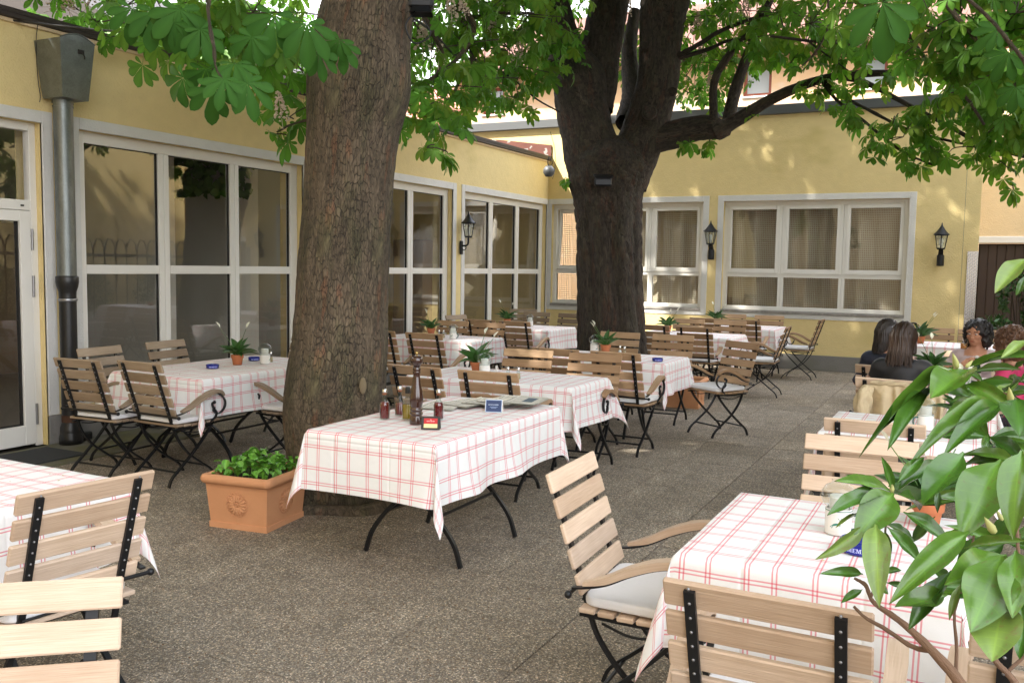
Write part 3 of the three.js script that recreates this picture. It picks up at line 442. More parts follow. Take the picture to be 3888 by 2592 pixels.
// ---------------------------------------------------------------- slatted folding armchairs
const chairGeo = {};
{
  const g = chairGeo, lean = Math.atan2(0.135, 0.4);
  g.slat = [0, 1, 2, 3].map(i => chamfer(0.46, 0.07, 0.017, 0.004, i * 0.37, i * 0.21));
  g.slatPos = [0, 1, 2, 3, 4].map(i => { const t = 0.075 + i * 0.2125; return [0, 0.5 + 0.4 * t, -0.2 - 0.135 * t + 0.014]; }); g.lean = lean;
  g.seat = [0, 1, 2].map(i => chamfer(0.46, 0.018, 0.06, 0.004, i * 0.41, i * 0.17));
  g.strap = s => bar([[s, 0.885, -0.33], [s, 0.7, -0.2675], [s, 0.5, -0.2], [s * 1.02, 0.43, -0.178], [s * 1.05, 0.34, -0.14], [s * 1.05, 0.22, -0.045], [s * 1.05, 0.13, 0.075], [s * 1.05, 0.06, 0.17], [s * 1.05, 0.004, 0.205]], [1, 0, 0], [0.026, 0.026, 0.026, 0.022, 0.02, 0.02, 0.02, 0.02, 0.022], 0.012);
  g.rivets = s => merge([...Array(11)].map((_, k) => { const t = 0.02 + k * 0.096; return ball(0.0042, s, 0.5 + 0.4 * t, -0.2 - 0.135 * t - 0.0065, 6, 4); }));
  g.leg = s => bar([[s, 0.43, 0.17], [s, 0.36, 0.12], [s, 0.24, 0], [s, 0.14, -0.12], [s, 0.06, -0.215], [s, 0.004, -0.24]], [1, 0, 0], 0.02, 0.014);
  g.arm = s => bar([[s, 0.548, -0.17], [s * 1.01, 0.575, -0.09], [s * 1.03, 0.622, 0.0], [s * 1.03, 0.656, 0.09], [s * 1.02, 0.664, 0.15], [s, 0.646, 0.2], [s, 0.622, 0.222]], [1, 0, 0], [0.03, 0.044, 0.05, 0.052, 0.05, 0.044, 0.03], [0.012, 0.024, 0.028, 0.028, 0.026, 0.022, 0.014]);
  g.scroll = s => merge([bar([[s, 0.528, -0.21], [s, 0.534, -0.17], [s * 1.01, 0.557, -0.09], [s * 1.03, 0.604, 0.0], [s * 1.03, 0.639, 0.09], [s * 1.02, 0.647, 0.15], [s, 0.628, 0.195], [s, 0.585, 0.235], [s, 0.54, 0.235], [s, 0.502, 0.2], [s, 0.495, 0.155], [s, 0.52, 0.125], [s, 0.545, 0.135]], [1, 0, 0], 0.02, 0.007, 8),
    bar([[s * 0.9, 0.435, 0.11], [s * 0.95, 0.465, 0.15], [s, 0.5, 0.155], [s, 0.54, 0.125], [s, 0.572, 0.115], [s, 0.585, 0.135]], [1, 0, 0], 0.016, 0.01, 6), ball(0.013, s, 0.58, 0.135)]);
  g.bars = [merge([tube([[-0.275, 0.51, -0.216], [0, 0.513, -0.216], [0.275, 0.51, -0.216]], 0.0075, 4, 8), ball(0.014, -0.275, 0.51, -0.216), ball(0.014, 0.275, 0.51, -0.216)]), tube([[-0.17, 0.462, -0.2], [0.17, 0.462, -0.2]], 0.005, 2, 6), tube([[-0.18, 0.435, -0.185], [0.18, 0.435, -0.185]], 0.005, 2, 6), tube([[-0.17, 0.105, 0.11], [0.17, 0.105, 0.11]], 0.008, 2, 7), tube([[-0.195, 0.1, -0.16], [0.195, 0.1, -0.16]], 0.008, 2, 7), tube([[-0.19, 0.395, -0.12], [-0.21, 0.375, 0.0], [-0.19, 0.4, 0.16]], 0.005, 12, 6), tube([[0.19, 0.395, -0.12], [0.21, 0.375, 0.0], [0.19, 0.4, 0.16]], 0.005, 12, 6)];
  g.rail = s => bar([[s, 0.418, -0.2], [s, 0.412, 0], [s, 0.418, 0.2]], [1, 0, 0], 0.02, 0.012, 3);
  const sh = new THREE.Shape(), a = 0.2, b = 0.218, f = 0.195, k = 0.045; // rounded trapezoid
  sh.moveTo(-a + k, -0.18); sh.lineTo(a - k, -0.18); sh.quadraticCurveTo(a, -0.18, a + 0.002, -0.18 + k); sh.lineTo(b, f - k); sh.quadraticCurveTo(b, f, b - k, f); sh.lineTo(-b + k, f); sh.quadraticCurveTo(-b, f, -b, f - k); sh.lineTo(-a - 0.002, -0.18 + k); sh.quadraticCurveTo(-a, -0.18, -a + k, -0.18);
  g.cushion = uvBox(new THREE.ExtrudeGeometry(sh, { depth: 0.012, bevelEnabled: true, bevelThickness: 0.011, bevelSize: 0.01, bevelSegments: 4, curveSegments: 8 }).rotateX(Math.PI / 2).translate(0, 0.478, 0)); g.cushion.computeVertexNormals();
  for (const n of ['strap', 'rivets', 'leg', 'arm', 'scroll', 'rail']) { const fn = g[n], x = { strap: 0.165, rivets: 0.165, leg: 0.19, arm: 0.25, scroll: 0.25, rail: 0.19 }[n]; g[n] = [fn(-x), fn(x)]; }
}
function makeChair(wood, seed) {
  const t = new THREE.Group(), g = chairGeo, r = rng(seed); t.name = 'garden_armchair';
  g.slatPos.forEach((p, i) => { const o = part('back_slat', g.slat[Math.floor(r() * 4)], wood[Math.floor(r() * 4)], t); o.position.set(...p); o.rotation.x = -g.lean; if (r() < 0.5) o.rotation.z = Math.PI; });
  for (let i = 0; i < 6; i++) { const o = part('seat_slat', g.seat[Math.floor(r() * 3)], wood[Math.floor(r() * 4)], t); o.position.set(0, 0.434 + 0.004 * Math.abs(i - 2.5), -0.165 + i * 0.0685); }
  part('cushion', g.cushion, M.cushion, t);
  for (const s of [0, 1]) {
    const st = part('back_strap', g.strap[s], M.iron, t); part('rivets', g.rivets[s], M.rivet, st);
    part('leg', g.leg[s], M.iron, t); part('armrest', g.arm[s], wood[s], t); part('arm_scroll', g.scroll[s], M.iron, t); part('seat_rail', g.rail[s], M.iron, t);
  }
  for (const b of g.bars) part('cross_bar', b, M.iron, t);
  return t;
}
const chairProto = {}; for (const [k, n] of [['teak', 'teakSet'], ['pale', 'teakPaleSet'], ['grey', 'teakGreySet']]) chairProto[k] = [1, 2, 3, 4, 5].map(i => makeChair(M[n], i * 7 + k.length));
let chairN = 0;
function chair(x, z, deg, wood, label) { // deg 0 faces +z, 90 faces +x, 180 faces -z
  const c = chairProto[wood][chairN++ % 5].clone(); c.name = numbered('garden_armchair'); c.position.set(x, 0, z); c.rotation.y = deg * R;
  c.userData = { label: 'slatted folding armchair ' + label, category: 'chair', group: 'slatted garden armchairs with white cushions' }; scene.add(c); return c;
}
// ---------------------------------------------------------------- tables and cloths
function table(x0, x1, z0, z1, label, group) {
  const cx = (x0 + x1) / 2, cz = (z0 + z1) / 2, w = x1 - x0, l = Math.abs(z1 - z0), long = l > w, L = Math.max(l, w), S = Math.min(l, w);
  const t = thing('folding_table', label, 'table', [cx, 0, cz], long ? 0 : Math.PI / 2, 'folding iron tables');
  const n = 7, bw = S / n; for (let i = 0; i < n; i++) { const o = part('top_board', chamfer(bw - 0.008, 0.02, L - 0.02, 0.004), M.teak, t); o.position.set(-S / 2 + bw * (i + 0.5), 0.735, 0); }
  const e = L / 2 - (L > 1 ? 0.4 : 0.17), hx = S / 2 - 0.08;
  for (const s of [-1, 1]) for (const k of [-1, 1]) part('leg', bar([[-s * hx * 0.75, 0.715, k * e], [-s * hx * 0.45, 0.58, k * e], [0, 0.4, k * e + s * 0.012], [s * hx * 0.5, 0.27, k * e + s * 0.012], [s * hx * 0.85, 0.13, k * e], [s * hx, 0.005, k * e]], [0, 0, 1], 0.022, 0.02), M.iron, t);
  part('stretcher', [tube([[hx * 0.52, 0.26, -e], [hx * 0.52, 0.26, e]], 0.009, 2, 7), tube([[-hx * 0.52, 0.26, -e], [-hx * 0.52, 0.26, e]], 0.009, 2, 7)], M.iron, t);
  return t;
}
function tablecloth(x0, x1, z0, z1, drop, seed, label) {
  const w = x1 - x0, l = Math.abs(z1 - z0), cx = (x0 + x1) / 2, cz = (z0 + z1) / 2, r = rng(seed), ph = [...Array(8)].map(() => r() * 6.28), ox = r() * 0.17, oz = r() * 0.17, H0 = 0.752;
  const cut = (len) => { const a = [], n = 14, m = Math.round(len / 0.045); for (let i = 0; i <= n; i++) a.push(-len / 2 - drop * (1 - i / n)); for (let i = 1; i < m; i++) a.push(-len / 2 + len * i / m); for (let i = 0; i <= n; i++) a.push(len / 2 + drop * i / n); return a; };
  const A = cut(w), B = cut(l), pos = [], uv = [], idx = [], lift = [0, 1, 2, 3].map(() => 0.14 + 0.24 * r()), tw = [0, 1, 2, 3].map(() => (r() - 0.5) * 1.1);
  for (const b of B) for (const a of A) {
    const ex = Math.max(0, Math.abs(a) - w / 2), ez = Math.max(0, Math.abs(b) - l / 2), sx = Math.sign(a), sz = Math.sign(b);
    let x = clamp(a, -w / 2, w / 2), y = H0, z = clamp(b, -l / 2, l / 2);
    y += 0.0012 * (Math.sin(a * 17 + ph[0]) * Math.sin(b * 13 + ph[1]));
    const hem = (s, k) => 0.5 + 0.5 * Math.sin(s * 8.5 + ph[k] + 1.4 * Math.sin(s * 3.7 + ph[k + 1])), round = e => { const rr = 0.012; return e < rr * 1.57 ? [rr * Math.sin(e / rr), rr * (1 - Math.cos(e / rr))] : [rr, rr + e - rr * 1.57]; };
    if (ex > 0 && ez > 0) {
      const rad = Math.hypot(ex, ez), th = Math.atan2(ez, ex), c = (sx > 0 ? 1 : 0) + (sz > 0 ? 2 : 0), [o, dn] = round(rad), s2 = Math.sin(2 * th), out = rad * lift[c] * s2, side = rad * 0.22 * tw[c] * s2 * s2 + rad * 0.1 * Math.sin(4 * th);
      const base = 0.05 * rad, ux = (Math.cos(th) > 0 ? 1 : 0), e0 = o + base;
      x += sx * (e0 * Math.cos(th) + out * 0.72 - side * 0.7); z += sz * (e0 * Math.sin(th) + out * 0.72 + side * 0.7); y -= Math.sqrt(Math.max(dn * dn - out * out * 0.8, dn * dn * 0.3));
    } else if (ex > 0) { const [o, dn] = round(ex), k = ex / drop; x += sx * (o + 0.05 * ex + 0.05 * k * k * (hem(b, sx > 0 ? 2 : 3) - 0.3)); y -= dn * (1 - 0.02 * hem(b, 4)); z += 0.006 * k * Math.sin(b * 9 + ph[5]); }
    else if (ez > 0) { const [o, dn] = round(ez), k = ez / drop; z += sz * (o + 0.05 * ez + 0.05 * k * k * (hem(a, sz > 0 ? 3 : 5) - 0.3)); y -= dn * (1 - 0.02 * hem(a, 6)); x += 0.006 * k * Math.sin(a * 9 + ph[6]); }
    pos.push(x, y, z); uv.push(a + ox, b + oz);
  }
  const n = A.length; for (let j = 0; j < B.length - 1; j++) for (let i = 0; i < n - 1; i++) { const o = j * n + i; idx.push(o, o + n, o + 1, o + 1, o + n, o + n + 1); }
  const g = new THREE.BufferGeometry(); g.setAttribute('position', new THREE.Float32BufferAttribute(pos, 3)); g.setAttribute('uv', new THREE.Float32BufferAttribute(uv, 2)); g.setIndex(idx); g.computeVertexNormals();
  const o = solo('tablecloth', g, M.cloth, label, 'tablecloth', 'white tablecloths with red check lines'); o.position.set(cx, 0, cz); return o;
}
const TB = { // x0,x1,z0,z1,drop,description
  mill: [-3.07, -2.29, -5.15, -3.7, 0.32, 'carrying the tall pepper mill and newspapers'],
  shaker: [-3.95, -2.55, -6.7, -5.96, 0.32, 'behind the newspaper table with two glass shakers'],
  window: [-5.96, -5.02, -6.42, -4.86, 0.3, 'beside the tall shop window and the thick trunk'],
  second: [-6.35, -5.06, -9.7, -8.95, 0.3, 'by the middle shop window behind the thick trunk'],
  corner: [-6.5, -5.13, -12.1, -11.18, 0.3, 'in the yard corner left of the forked trunk'],
  ash: [-3.72, -2.48, -8.72, -7.95, 0.3, 'with the blue ashtray in front of the forked trunk'],
  rowA: [-4.0, -2.71, -12.25, -11.4, 0.3, 'behind the blue ashtray table right of the forked trunk'],
  rowB: [-3.9, -2.57, -14.42, -13.52, 0.3, 'closest to the curtained window'],
  front: [-0.77, 0.0, -3.52, -2.66, 0.3, 'half hidden by the rhododendron, with the lettered ashtray'],
  jacket: [-0.71, 0.08, -5.92, -5.13, 0.3, 'before the chair with the jacket'],
  women: [-0.46, 0.16, -8.5, -7.0, 0.28, 'at which the four women sit'],
  far: [-0.9, 0.35, -12.6, -11.8, 0.3, 'under the lantern near the shiny corner strip'],
  left: [-3.82, -2.95, -2.45, -1.45, 0.3, 'standing empty near the clay planter and door mat'],
};
let sd = 100;
for (const [k, [x0, x1, z0, z1, dr, d]] of Object.entries(TB)) { table(x0, x1, z0, z1, 'folding table with black iron legs ' + d); tablecloth(x0, x1, z0, z1, dr, sd++, 'white red-checked tablecloth on the table ' + d); }
// chairs
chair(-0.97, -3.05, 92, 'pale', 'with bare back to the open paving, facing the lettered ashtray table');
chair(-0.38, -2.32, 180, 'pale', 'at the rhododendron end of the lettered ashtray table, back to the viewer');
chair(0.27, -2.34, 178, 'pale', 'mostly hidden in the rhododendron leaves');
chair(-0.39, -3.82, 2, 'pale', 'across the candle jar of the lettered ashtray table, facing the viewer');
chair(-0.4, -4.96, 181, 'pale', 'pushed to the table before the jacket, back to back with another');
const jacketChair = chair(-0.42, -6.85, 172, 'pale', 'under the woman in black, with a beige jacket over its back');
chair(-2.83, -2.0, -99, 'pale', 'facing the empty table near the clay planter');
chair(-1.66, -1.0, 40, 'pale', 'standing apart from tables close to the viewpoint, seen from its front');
for (const x of [-3.5, -2.93]) chair(x, -5.7, 180 + (x + 3.2) * 8, 'teak', 'with its back to the newspapers, at the two-shaker table');
for (const x of [-3.38, -2.76]) chair(x, -6.7, 4, 'teak', 'on the forked-trunk side of the two-shaker table');
for (const x of [-3.24, -2.68]) chair(x, -7.56, 178, 'teak', 'with its back to the two-shaker table, at the blue ashtray table');
for (const x of [-3.48, -2.87]) chair(x, -9.22, 2, 'teak', 'on the wall side of the blue ashtray table');
chair(-2.2, -8.8, -33, 'teak', 'turned aside at the end of the blue ashtray table');
for (const x of [-3.62, -3.07]) chair(x, -11.36, 180, 'teak', 'at the table behind the blue ashtray table, back to the yard');
for (const x of [-3.62, -3.03]) chair(x, -12.42, 0, 'teak', 'on the wall side of the table behind the blue ashtray table');
chair(-2.4, -11.87, -88, 'teak', 'side-on at the end of the table behind the blue ashtray table');
for (const x of [-3.5, -2.92]) chair(x, -13.46, 180, 'teak', 'at the table closest to the curtained window, back to the yard');
for (const x of [-3.45, -2.86]) chair(x, -14.3, 0, 'teak', 'between the curtained window and the table closest to it');
chair(-2.3, -14.05, -92, 'teak', 'side-on against the yellow wall below the curtained window');
chair(-5.75, -4.68, 184, 'grey', 'next to the black drainpipe at the window table');
chair(-5.22, -4.8, 178, 'grey', 'at the window table nearer the clay planter, back to the yard');
chair(-6.06, -5.1, 96, 'grey', 'against the shop window just right of the drainpipe');
chair(-6.12, -5.82, 93, 'grey', 'against the shop window facing the pot of the window table');
chair(-5.82, -6.78, 4, 'grey', 'at the far end of the window table beside the trunk edge');
chair(-4.86, -5.66, -90, 'grey', 'half hidden behind the thick trunk at the window table');
for (const x of [-5.72, -5.13]) chair(x, -8.36, 180, 'teak', 'at the middle window table, back to the viewer');
for (const x of [-5.95, -5.42]) chair(x, -9.72, 0, 'teak', 'on the corner side of the middle window table');
chair(-6.32, -11.2, 80, 'grey', 'against the last shop window before the corner');
for (const x of [-5.83, -5.32]) chair(x, -10.85, 180, 'teak', 'at the corner table, back to the viewer');
for (const x of [-6.1, -5.5]) chair(x, -12.55, 0, 'grey', 'on the wall side of the corner table');
chair(-6.6, -13.3, 20, 'grey', 'standing alone in the corner under the tilted window');
for (const x of [-0.42, 0.08]) chair(x, -12.72, 0, 'teak', 'below the lantern beside the shiny corner strip');
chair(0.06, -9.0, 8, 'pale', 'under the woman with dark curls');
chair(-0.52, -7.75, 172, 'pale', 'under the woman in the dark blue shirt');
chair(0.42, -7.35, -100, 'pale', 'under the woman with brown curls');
// ---------------------------------------------------------------- chestnut leaves: seven toothed leaflets round one stalk
function leafGeo(seed, flower) {
  const r = rng(seed), pos = [], col = [], idx = [], angs = [-108, -68, -33, 0, 33, 68, 108], lens = [0.5, 0.78, 0.94, 1, 0.94, 0.78, 0.5];
  for (let f = 0; f < 7; f++) {
    const a = (angs[f] + (r() - 0.5) * 10) * R, L = lens[f] * (0.92 + 0.16 * r()), droop = 0.22 + 0.35 * r(), wid = 0.19 * L * (0.9 + 0.2 * r()), c = Math.cos(a), s = Math.sin(a), o = pos.length / 3, roll = (r() - 0.5) * 0.5;
    const prof = [[0.03, 0.04], [0.22, 0.3], [0.45, 0.68], [0.66, 1], [0.8, 0.97], [0.92, 0.6], [1, 0.0]];
    for (const [t, w] of prof) for (const k of [-1, 0, 1]) {
      const x = k * w * wid, z = t * L, y = -droop * z * z - 0.02 + Math.abs(k) * w * 0.05 * L + k * w * wid * roll;
      pos.push(x * c + z * s, y, z * c - x * s); const m = k === 0 ? 1.25 : 0.96 + 0.08 * r(); col.push(m, m, m * 0.95);
    }
    for (let i = 0; i < 6; i++) for (let k = 0; k < 2; k++) { const q = o + i * 3 + k; idx.push(q, q + 3, q + 1, q + 1, q + 3, q + 4); }
  }
  const o = pos.length / 3; // stalk
  for (const [x, y, z] of [[-0.012, 0, 0], [0.012, 0, 0], [0.0, 0.25, -0.42]]) { pos.push(x, y, z); col.push(1.3, 1.2, 0.9); } idx.push(o, o + 1, o + 2);
  const g = new THREE.BufferGeometry(); g.setAttribute('position', new THREE.Float32BufferAttribute(pos, 3)); g.setAttribute('color', new THREE.Float32BufferAttribute(col, 3)); g.setAttribute('uv', new THREE.Float32BufferAttribute(new Float32Array(pos.length / 3 * 2), 2)); g.setIndex(idx); g.computeVertexNormals(); return g;
}
const HIGH = (() => { const pos = [], idx = []; for (let f = 0; f < 7; f++) { const a = (-108 + 36 * f) * R, L = [0.5, 0.78, 0.94, 1, 0.94, 0.78, 0.5][f], c = Math.cos(a), s = Math.sin(a), o = pos.length / 3; for (const [x, z] of [[0, 0], [-0.2 * L, 0.68 * L], [0, L], [0.2 * L, 0.68 * L]]) pos.push(x * c + z * s, -0.3 * z * z, z * c - x * s); idx.push(o, o + 1, o + 2, o, o + 2, o + 3); } const g = new THREE.BufferGeometry(); g.setAttribute('position', new THREE.Float32BufferAttribute(pos, 3)); g.setIndex(idx); g.computeVertexNormals(); return g; })();
M.leafHigh = std(lin(0.11, 0.25, 0.025), 0.85);
const LEAF = [leafGeo(1), leafGeo(2), leafGeo(3), leafGeo(4)];
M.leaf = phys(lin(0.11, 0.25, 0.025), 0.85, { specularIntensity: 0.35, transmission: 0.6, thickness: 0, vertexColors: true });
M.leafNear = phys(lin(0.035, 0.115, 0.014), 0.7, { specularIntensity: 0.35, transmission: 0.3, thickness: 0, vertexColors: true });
function orient(axis, normal) { const z = axis.clone().normalize(), x = new THREE.Vector3().crossVectors(normal, z).normalize(), y = new THREE.Vector3().crossVectors(z, x); return new THREE.Matrix4().makeBasis(x, y, z); }
function leafMatrix(r, p, size, down) { const az = r() * 6.283, d = down[0] + (down[1] - down[0]) * r(), ax = new THREE.Vector3(Math.cos(az) * Math.cos(d), -Math.sin(d), Math.sin(az) * Math.cos(d)), n = new THREE.Vector3((r() - 0.5) * 0.9, 1, (r() - 0.5) * 0.9); const m = orient(ax, n); const s = size * (0.7 + 0.5 * r()); m.scale(new THREE.Vector3(s, s, s)); m.setPosition(p[0], p[1], p[2]); return m; }
function crown(tree, clumps, shadeTops, seed) { // clumps: [[x,y,z], radius, count] on the low boughs; upper: [[x,y,z],[rx,ry,rz],count] out-of-view tree tops, leaf clouds placed to shade the yard, plain opaque leaves
  const r = rng(seed), ms = [], cs = [], tw = [], hi = [], C = () => { const k = 0.75 + 0.5 * r(), y = r(); return lin(k * (0.85 + 0.5 * y * y), k, k * (0.8 + 0.3 * r())); };
  for (const [p, rad, n] of clumps) {
    for (let i = 0; i < n; i++) { let x, y, z; do { x = r() * 2 - 1; y = r() * 2 - 1; z = r() * 2 - 1; } while (x * x + y * y + z * z > 1); const q = [p[0] + x * rad, p[1] + y * rad * 0.8, p[2] + z * rad]; ms.push(leafMatrix(r, q, 0.135, [0.25, 1.25])); cs.push(C()); if (i % 4 === 0) tw.push(tube([p, [mix(p[0], q[0], 0.5), mix(p[1], q[1], 0.5) + 0.03, mix(p[2], q[2], 0.5)], [q[0], q[1] + 0.04, q[2]]], 0.005, 4, 4)); }
  }
  for (const [p, rd, n] of shadeTops) for (let i = 0; i < n; i++) { let x, y, z, l; do { x = r() * 2 - 1; y = r() * 2 - 1; z = r() * 2 - 1; l = x * x + y * y + z * z; } while (l > 1 || (l < 0.25 && r() < 0.6)); hi.push(leafMatrix(r, [p[0] + x * rd[0], p[1] + y * rd[1], p[2] + z * rd[2]], 0.23, [0.1, 1.0])); }
  if (hi.length) { const im = new THREE.InstancedMesh(HIGH, M.leafHigh, hi.length); hi.forEach((m, k) => { im.setMatrixAt(k, m); im.setColorAt(k, C()); }); im.name = 'shade_crown'; im.userData.kind = 'stuff'; tree.add(im); }
  const per = LEAF.map(() => []); ms.forEach((m, i) => per[i % 4].push(i));
  per.forEach((list, v) => { const im = new THREE.InstancedMesh(LEAF[v], M.leaf, list.length); list.forEach((i, k) => { im.setMatrixAt(k, ms[i]); im.setColorAt(k, cs[i]); }); im.name = 'crown'; im.userData.kind = 'stuff'; tree.add(im); });
  if (tw.length) part('twigs', tw, M.twig, tree, 'stuff');
}
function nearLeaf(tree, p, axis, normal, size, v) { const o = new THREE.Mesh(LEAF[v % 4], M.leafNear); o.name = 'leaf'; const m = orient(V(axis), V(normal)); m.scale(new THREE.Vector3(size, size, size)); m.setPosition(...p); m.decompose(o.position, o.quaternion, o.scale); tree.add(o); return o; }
const flowerG = (() => { const r = rng(77), L = []; for (let i = 0; i < 70; i++) { const t = r(), a = r() * 6.28, rad = 0.045 * (1 - t) + 0.012; const p = new THREE.OctahedronGeometry(0.011 + 0.006 * r(), 0).scale(1, 0.7, 1).rotateY(r() * 3).translate(Math.cos(a) * rad, t * 0.22, Math.sin(a) * rad); L.push(p); } L.push(tube([[0, -0.06, 0], [0, 0.22, 0]], 0.003, 2, 4)); return merge(L); })();
M.blossom = std(lin(0.62, 0.5, 0.4), 0.9);
const flowers = (tree, list) => list.forEach((p, i) => { const o = part('flower_panicle', flowerG, M.blossom, tree); o.position.set(...p); o.rotation.set(0.2 * Math.sin(i * 3), i, 0.25 * Math.cos(i * 5)); const s = 0.9 + 0.4 * ((i * 0.37) % 1); o.scale.setScalar(s); });

// relief pushed out of a trunk: plates and ridges
const relief = (s, amp, n, len) => (a, d, r) => { const u = a / 6.2832, v = d / 4, [d1, d2, id] = cells(u + 0.06 * (fbm(u, v, 7, 12, s + 3, 3) - 0.5), v + 0.02 * (fbm(u, v, 9, 20, s + 4, 3) - 0.5), n, len, s); return amp * (step(0, 0.35, d2 - d1) * (0.5 + 0.5 * id) - 0.4) + amp * 1.5 * (fbm(u, v, 5, 6, s + 9, 3) - 0.5); };
{ // the thick straight trunk by the planter
  const t = thing('chestnut_tree', 'chestnut tree with one thick straight flaking trunk behind the planter', 'tree');
  const b0 = (a, d, r) => 0.02 * (fbm(a / 6.2832, d / 4, 16, 12, 3, 4) - 0.5) + 0.012 * (fbm(a / 6.2832, d / 4, 44, 40, 5, 3) - 0.5), nodes = [[-3.83, -0.06, -4.97, 0.47], [-3.83, 0.12, -4.97, 0.4], [-3.780,0.371,-4.885,0.353], [-3.815,0.549,-4.884,0.344], [-3.827,0.748,-4.897,0.340], [-3.818,1.045,-4.929,0.327], [-3.819,1.339,-4.956,0.311], [-3.818,1.633,-4.983,0.304], [-3.818,1.927,-5.011,0.297], [-3.814,2.223,-5.041,0.299], [-3.812,2.517,-5.069,0.309], [-3.797,2.812,-5.104,0.343], [-3.819,3.120,-5.178,0.326], [-3.824,3.432,-5.261,0.313], [-3.830,3.775,-5.346,0.311], [-3.855,4.161,-5.426,0.332]];
  part('trunk', limb(nodes, 128, 0.022, (a, d, r) => b0(a, d, r) + 0.1 * Math.exp(-d / 0.16) * (0.4 + 0.6 * Math.sin(a * 5 + 1) * Math.sin(a * 2 + 0.4)) + 0.03 * Math.exp(-Math.pow((d - 3.12) / 0.25, 2)) * Math.max(0, Math.cos(a - 5.9))), M.bark1, t);
  const lb = (n, k = 14) => part('limb', limb(n, k, 0.12, relief(9, 0.008, 12, 40)), M.bark1, t), top = [-3.852,4.087,-5.421,0.185];
  lb([top, [-4.6, 5.6, -4.4, 0.14], [-5.6, 7.2, -3.6, 0.08], [-6.4, 8.6, -3, 0.03]]); lb([top, [-3.3, 5.7, -5.4, 0.15], [-3.0, 7.2, -6.6, 0.09], [-2.7, 9, -7.4, 0.03]]); lb([top, [-2.9, 5.3, -4.0, 0.13], [-1.8, 6.3, -3.2, 0.08], [-0.6, 7.2, -2.6, 0.03]]);
  lb([[-3.769,3.849,-5.497,0.056], [-3.994,3.695,-6.043,0.026], [-4.163,3.567,-6.621,0.020], [-4.286,3.417,-6.994,0.014], [-4.399,3.183,-6.916,0.009]], 8); lb([[-4.277,4.043,-7.057,0.030], [-4.356,3.855,-7.675,0.025], [-4.412,3.484,-7.387,0.020], [-4.441,3.205,-6.896,0.012]], 8); lb([[-4.437,4.454,-8.703,0.033], [-4.516,3.987,-8.282,0.024], [-4.629,3.514,-7.955,0.016], [-4.455,3.044,-7.324,0.009]], 8);
  lb([[-3.379,2.960,-3.361,0.009], [-3.229,2.753,-3.193,0.008], [-3.124,2.584,-3.118,0.006], [-3.108,2.489,-3.117,0.005], [-3.084,2.442,-3.125,0.004]], 7); lb([[-7.772,4.293,-6.431,0.021], [-7.854,4.082,-6.370,0.017], [-7.916,3.925,-6.323,0.012]], 7);
  lb([[-4.186,2.609,-5.057,0.009], [-4.351,2.595,-5.084,0.007], [-4.517,2.552,-5.109,0.005]], 6);
  part('knot', new THREE.SphereGeometry(1, 14, 10).scale(0.024, 0.055, 0.012).rotateY(0.7).translate(...[-3.484,0.833,-4.741]), std(lin(0.16, 0.125, 0.075), 0.95), t);
  crown(t, [[[-6.798,3.858,-5.760], .5, 22], [[-4.878,3.251,-4.427], .45, 26], [[-4.599,3.273,-4.571], .5, 34], [[-4.350,3.260,-4.697], .5, 36], [[-4.899,3.293,-5.546], .45, 30], [[-4.765,3.153,-5.601], .4, 26], [[-5.907,3.480,-6.177], .45, 14], [[-5.670,3.299,-6.281], .3, 9], [[-8.064,4.079,-6.263], .5, 22], [[-7.874,4.004,-6.352], .3, 9],
    [[-4.474,3.831,-6.938], .6, 41], [[-4.803,4.163,-7.927], .8, 63], [[-4.450,4.117,-8.102], .8, 70], [[-4.556,4.402,-9.200], .8, 73], [[-4.374,3.508,-6.958], .6, 40], [[-4.596,3.776,-7.996], .7, 57], [[-4.718,4.022,-9.083], .8, 73], [[-4.629,4.178,-9.705], .6, 46], [[-4.357,3.183,-6.937], .45, 34], [[-4.184,3.047,-7.012], .35, 14], [[-4.416,3.466,-8.059], .4, 20], [[-4.656,3.820,-9.096], .45, 26], [[-4.592,3.996,-9.707], .4, 20], [[-4.226,2.883,-6.525], .3, 16], [[-4.064,2.798,-6.599], .25, 9], [[-3.824,2.521,-6.020], .2, 6], [[-3.677,2.483,-6.091], .06, 2], [[-4.523,2.663,-5.228], .22, 7], [[-4.602,2.547,-5.177], .12, 3], [[-4.612,3.473,-9.086], .2, 6], [[-4.502,3.359,-9.131], .1, 3]],
    [[[-8.6, 7.6, -5.2], [3.2, 2.0, 3.6], 2600], [[-3.6, 7.4, -4.2], [5.2, 2.9, 4.6], 6000], [[-3.0, 6.6, -7.5], [3.2, 1.7, 2.0], 1500]], 5);  // first leaf cloud added out of view above the low roof to shade a table
  flowers(t, [[-4.131,3.825,-7.111], [-4.232,3.777,-7.055], [-4.568,4.128,-8.044], [-4.498,4.205,-8.649], [-4.442,3.788,-8.751], [-4.335,3.448,-6.748], [-4.316,3.393,-6.977], [-4.411,3.818,-8.094], [-8.103,4.046,-6.015], [-7.972,4.022,-6.079], [-7.820,4.089,-6.163], [-4.418,2.613,-5.052]]);
  // the low bough hanging before the trunk
  const cam = [0, 1.62, 0], face = (p, up = 0.9) => { const v = new THREE.Vector3(cam[0] - p[0], cam[1] - p[1], cam[2] - p[2]).normalize(); return [v.x, v.y + up, v.z]; };
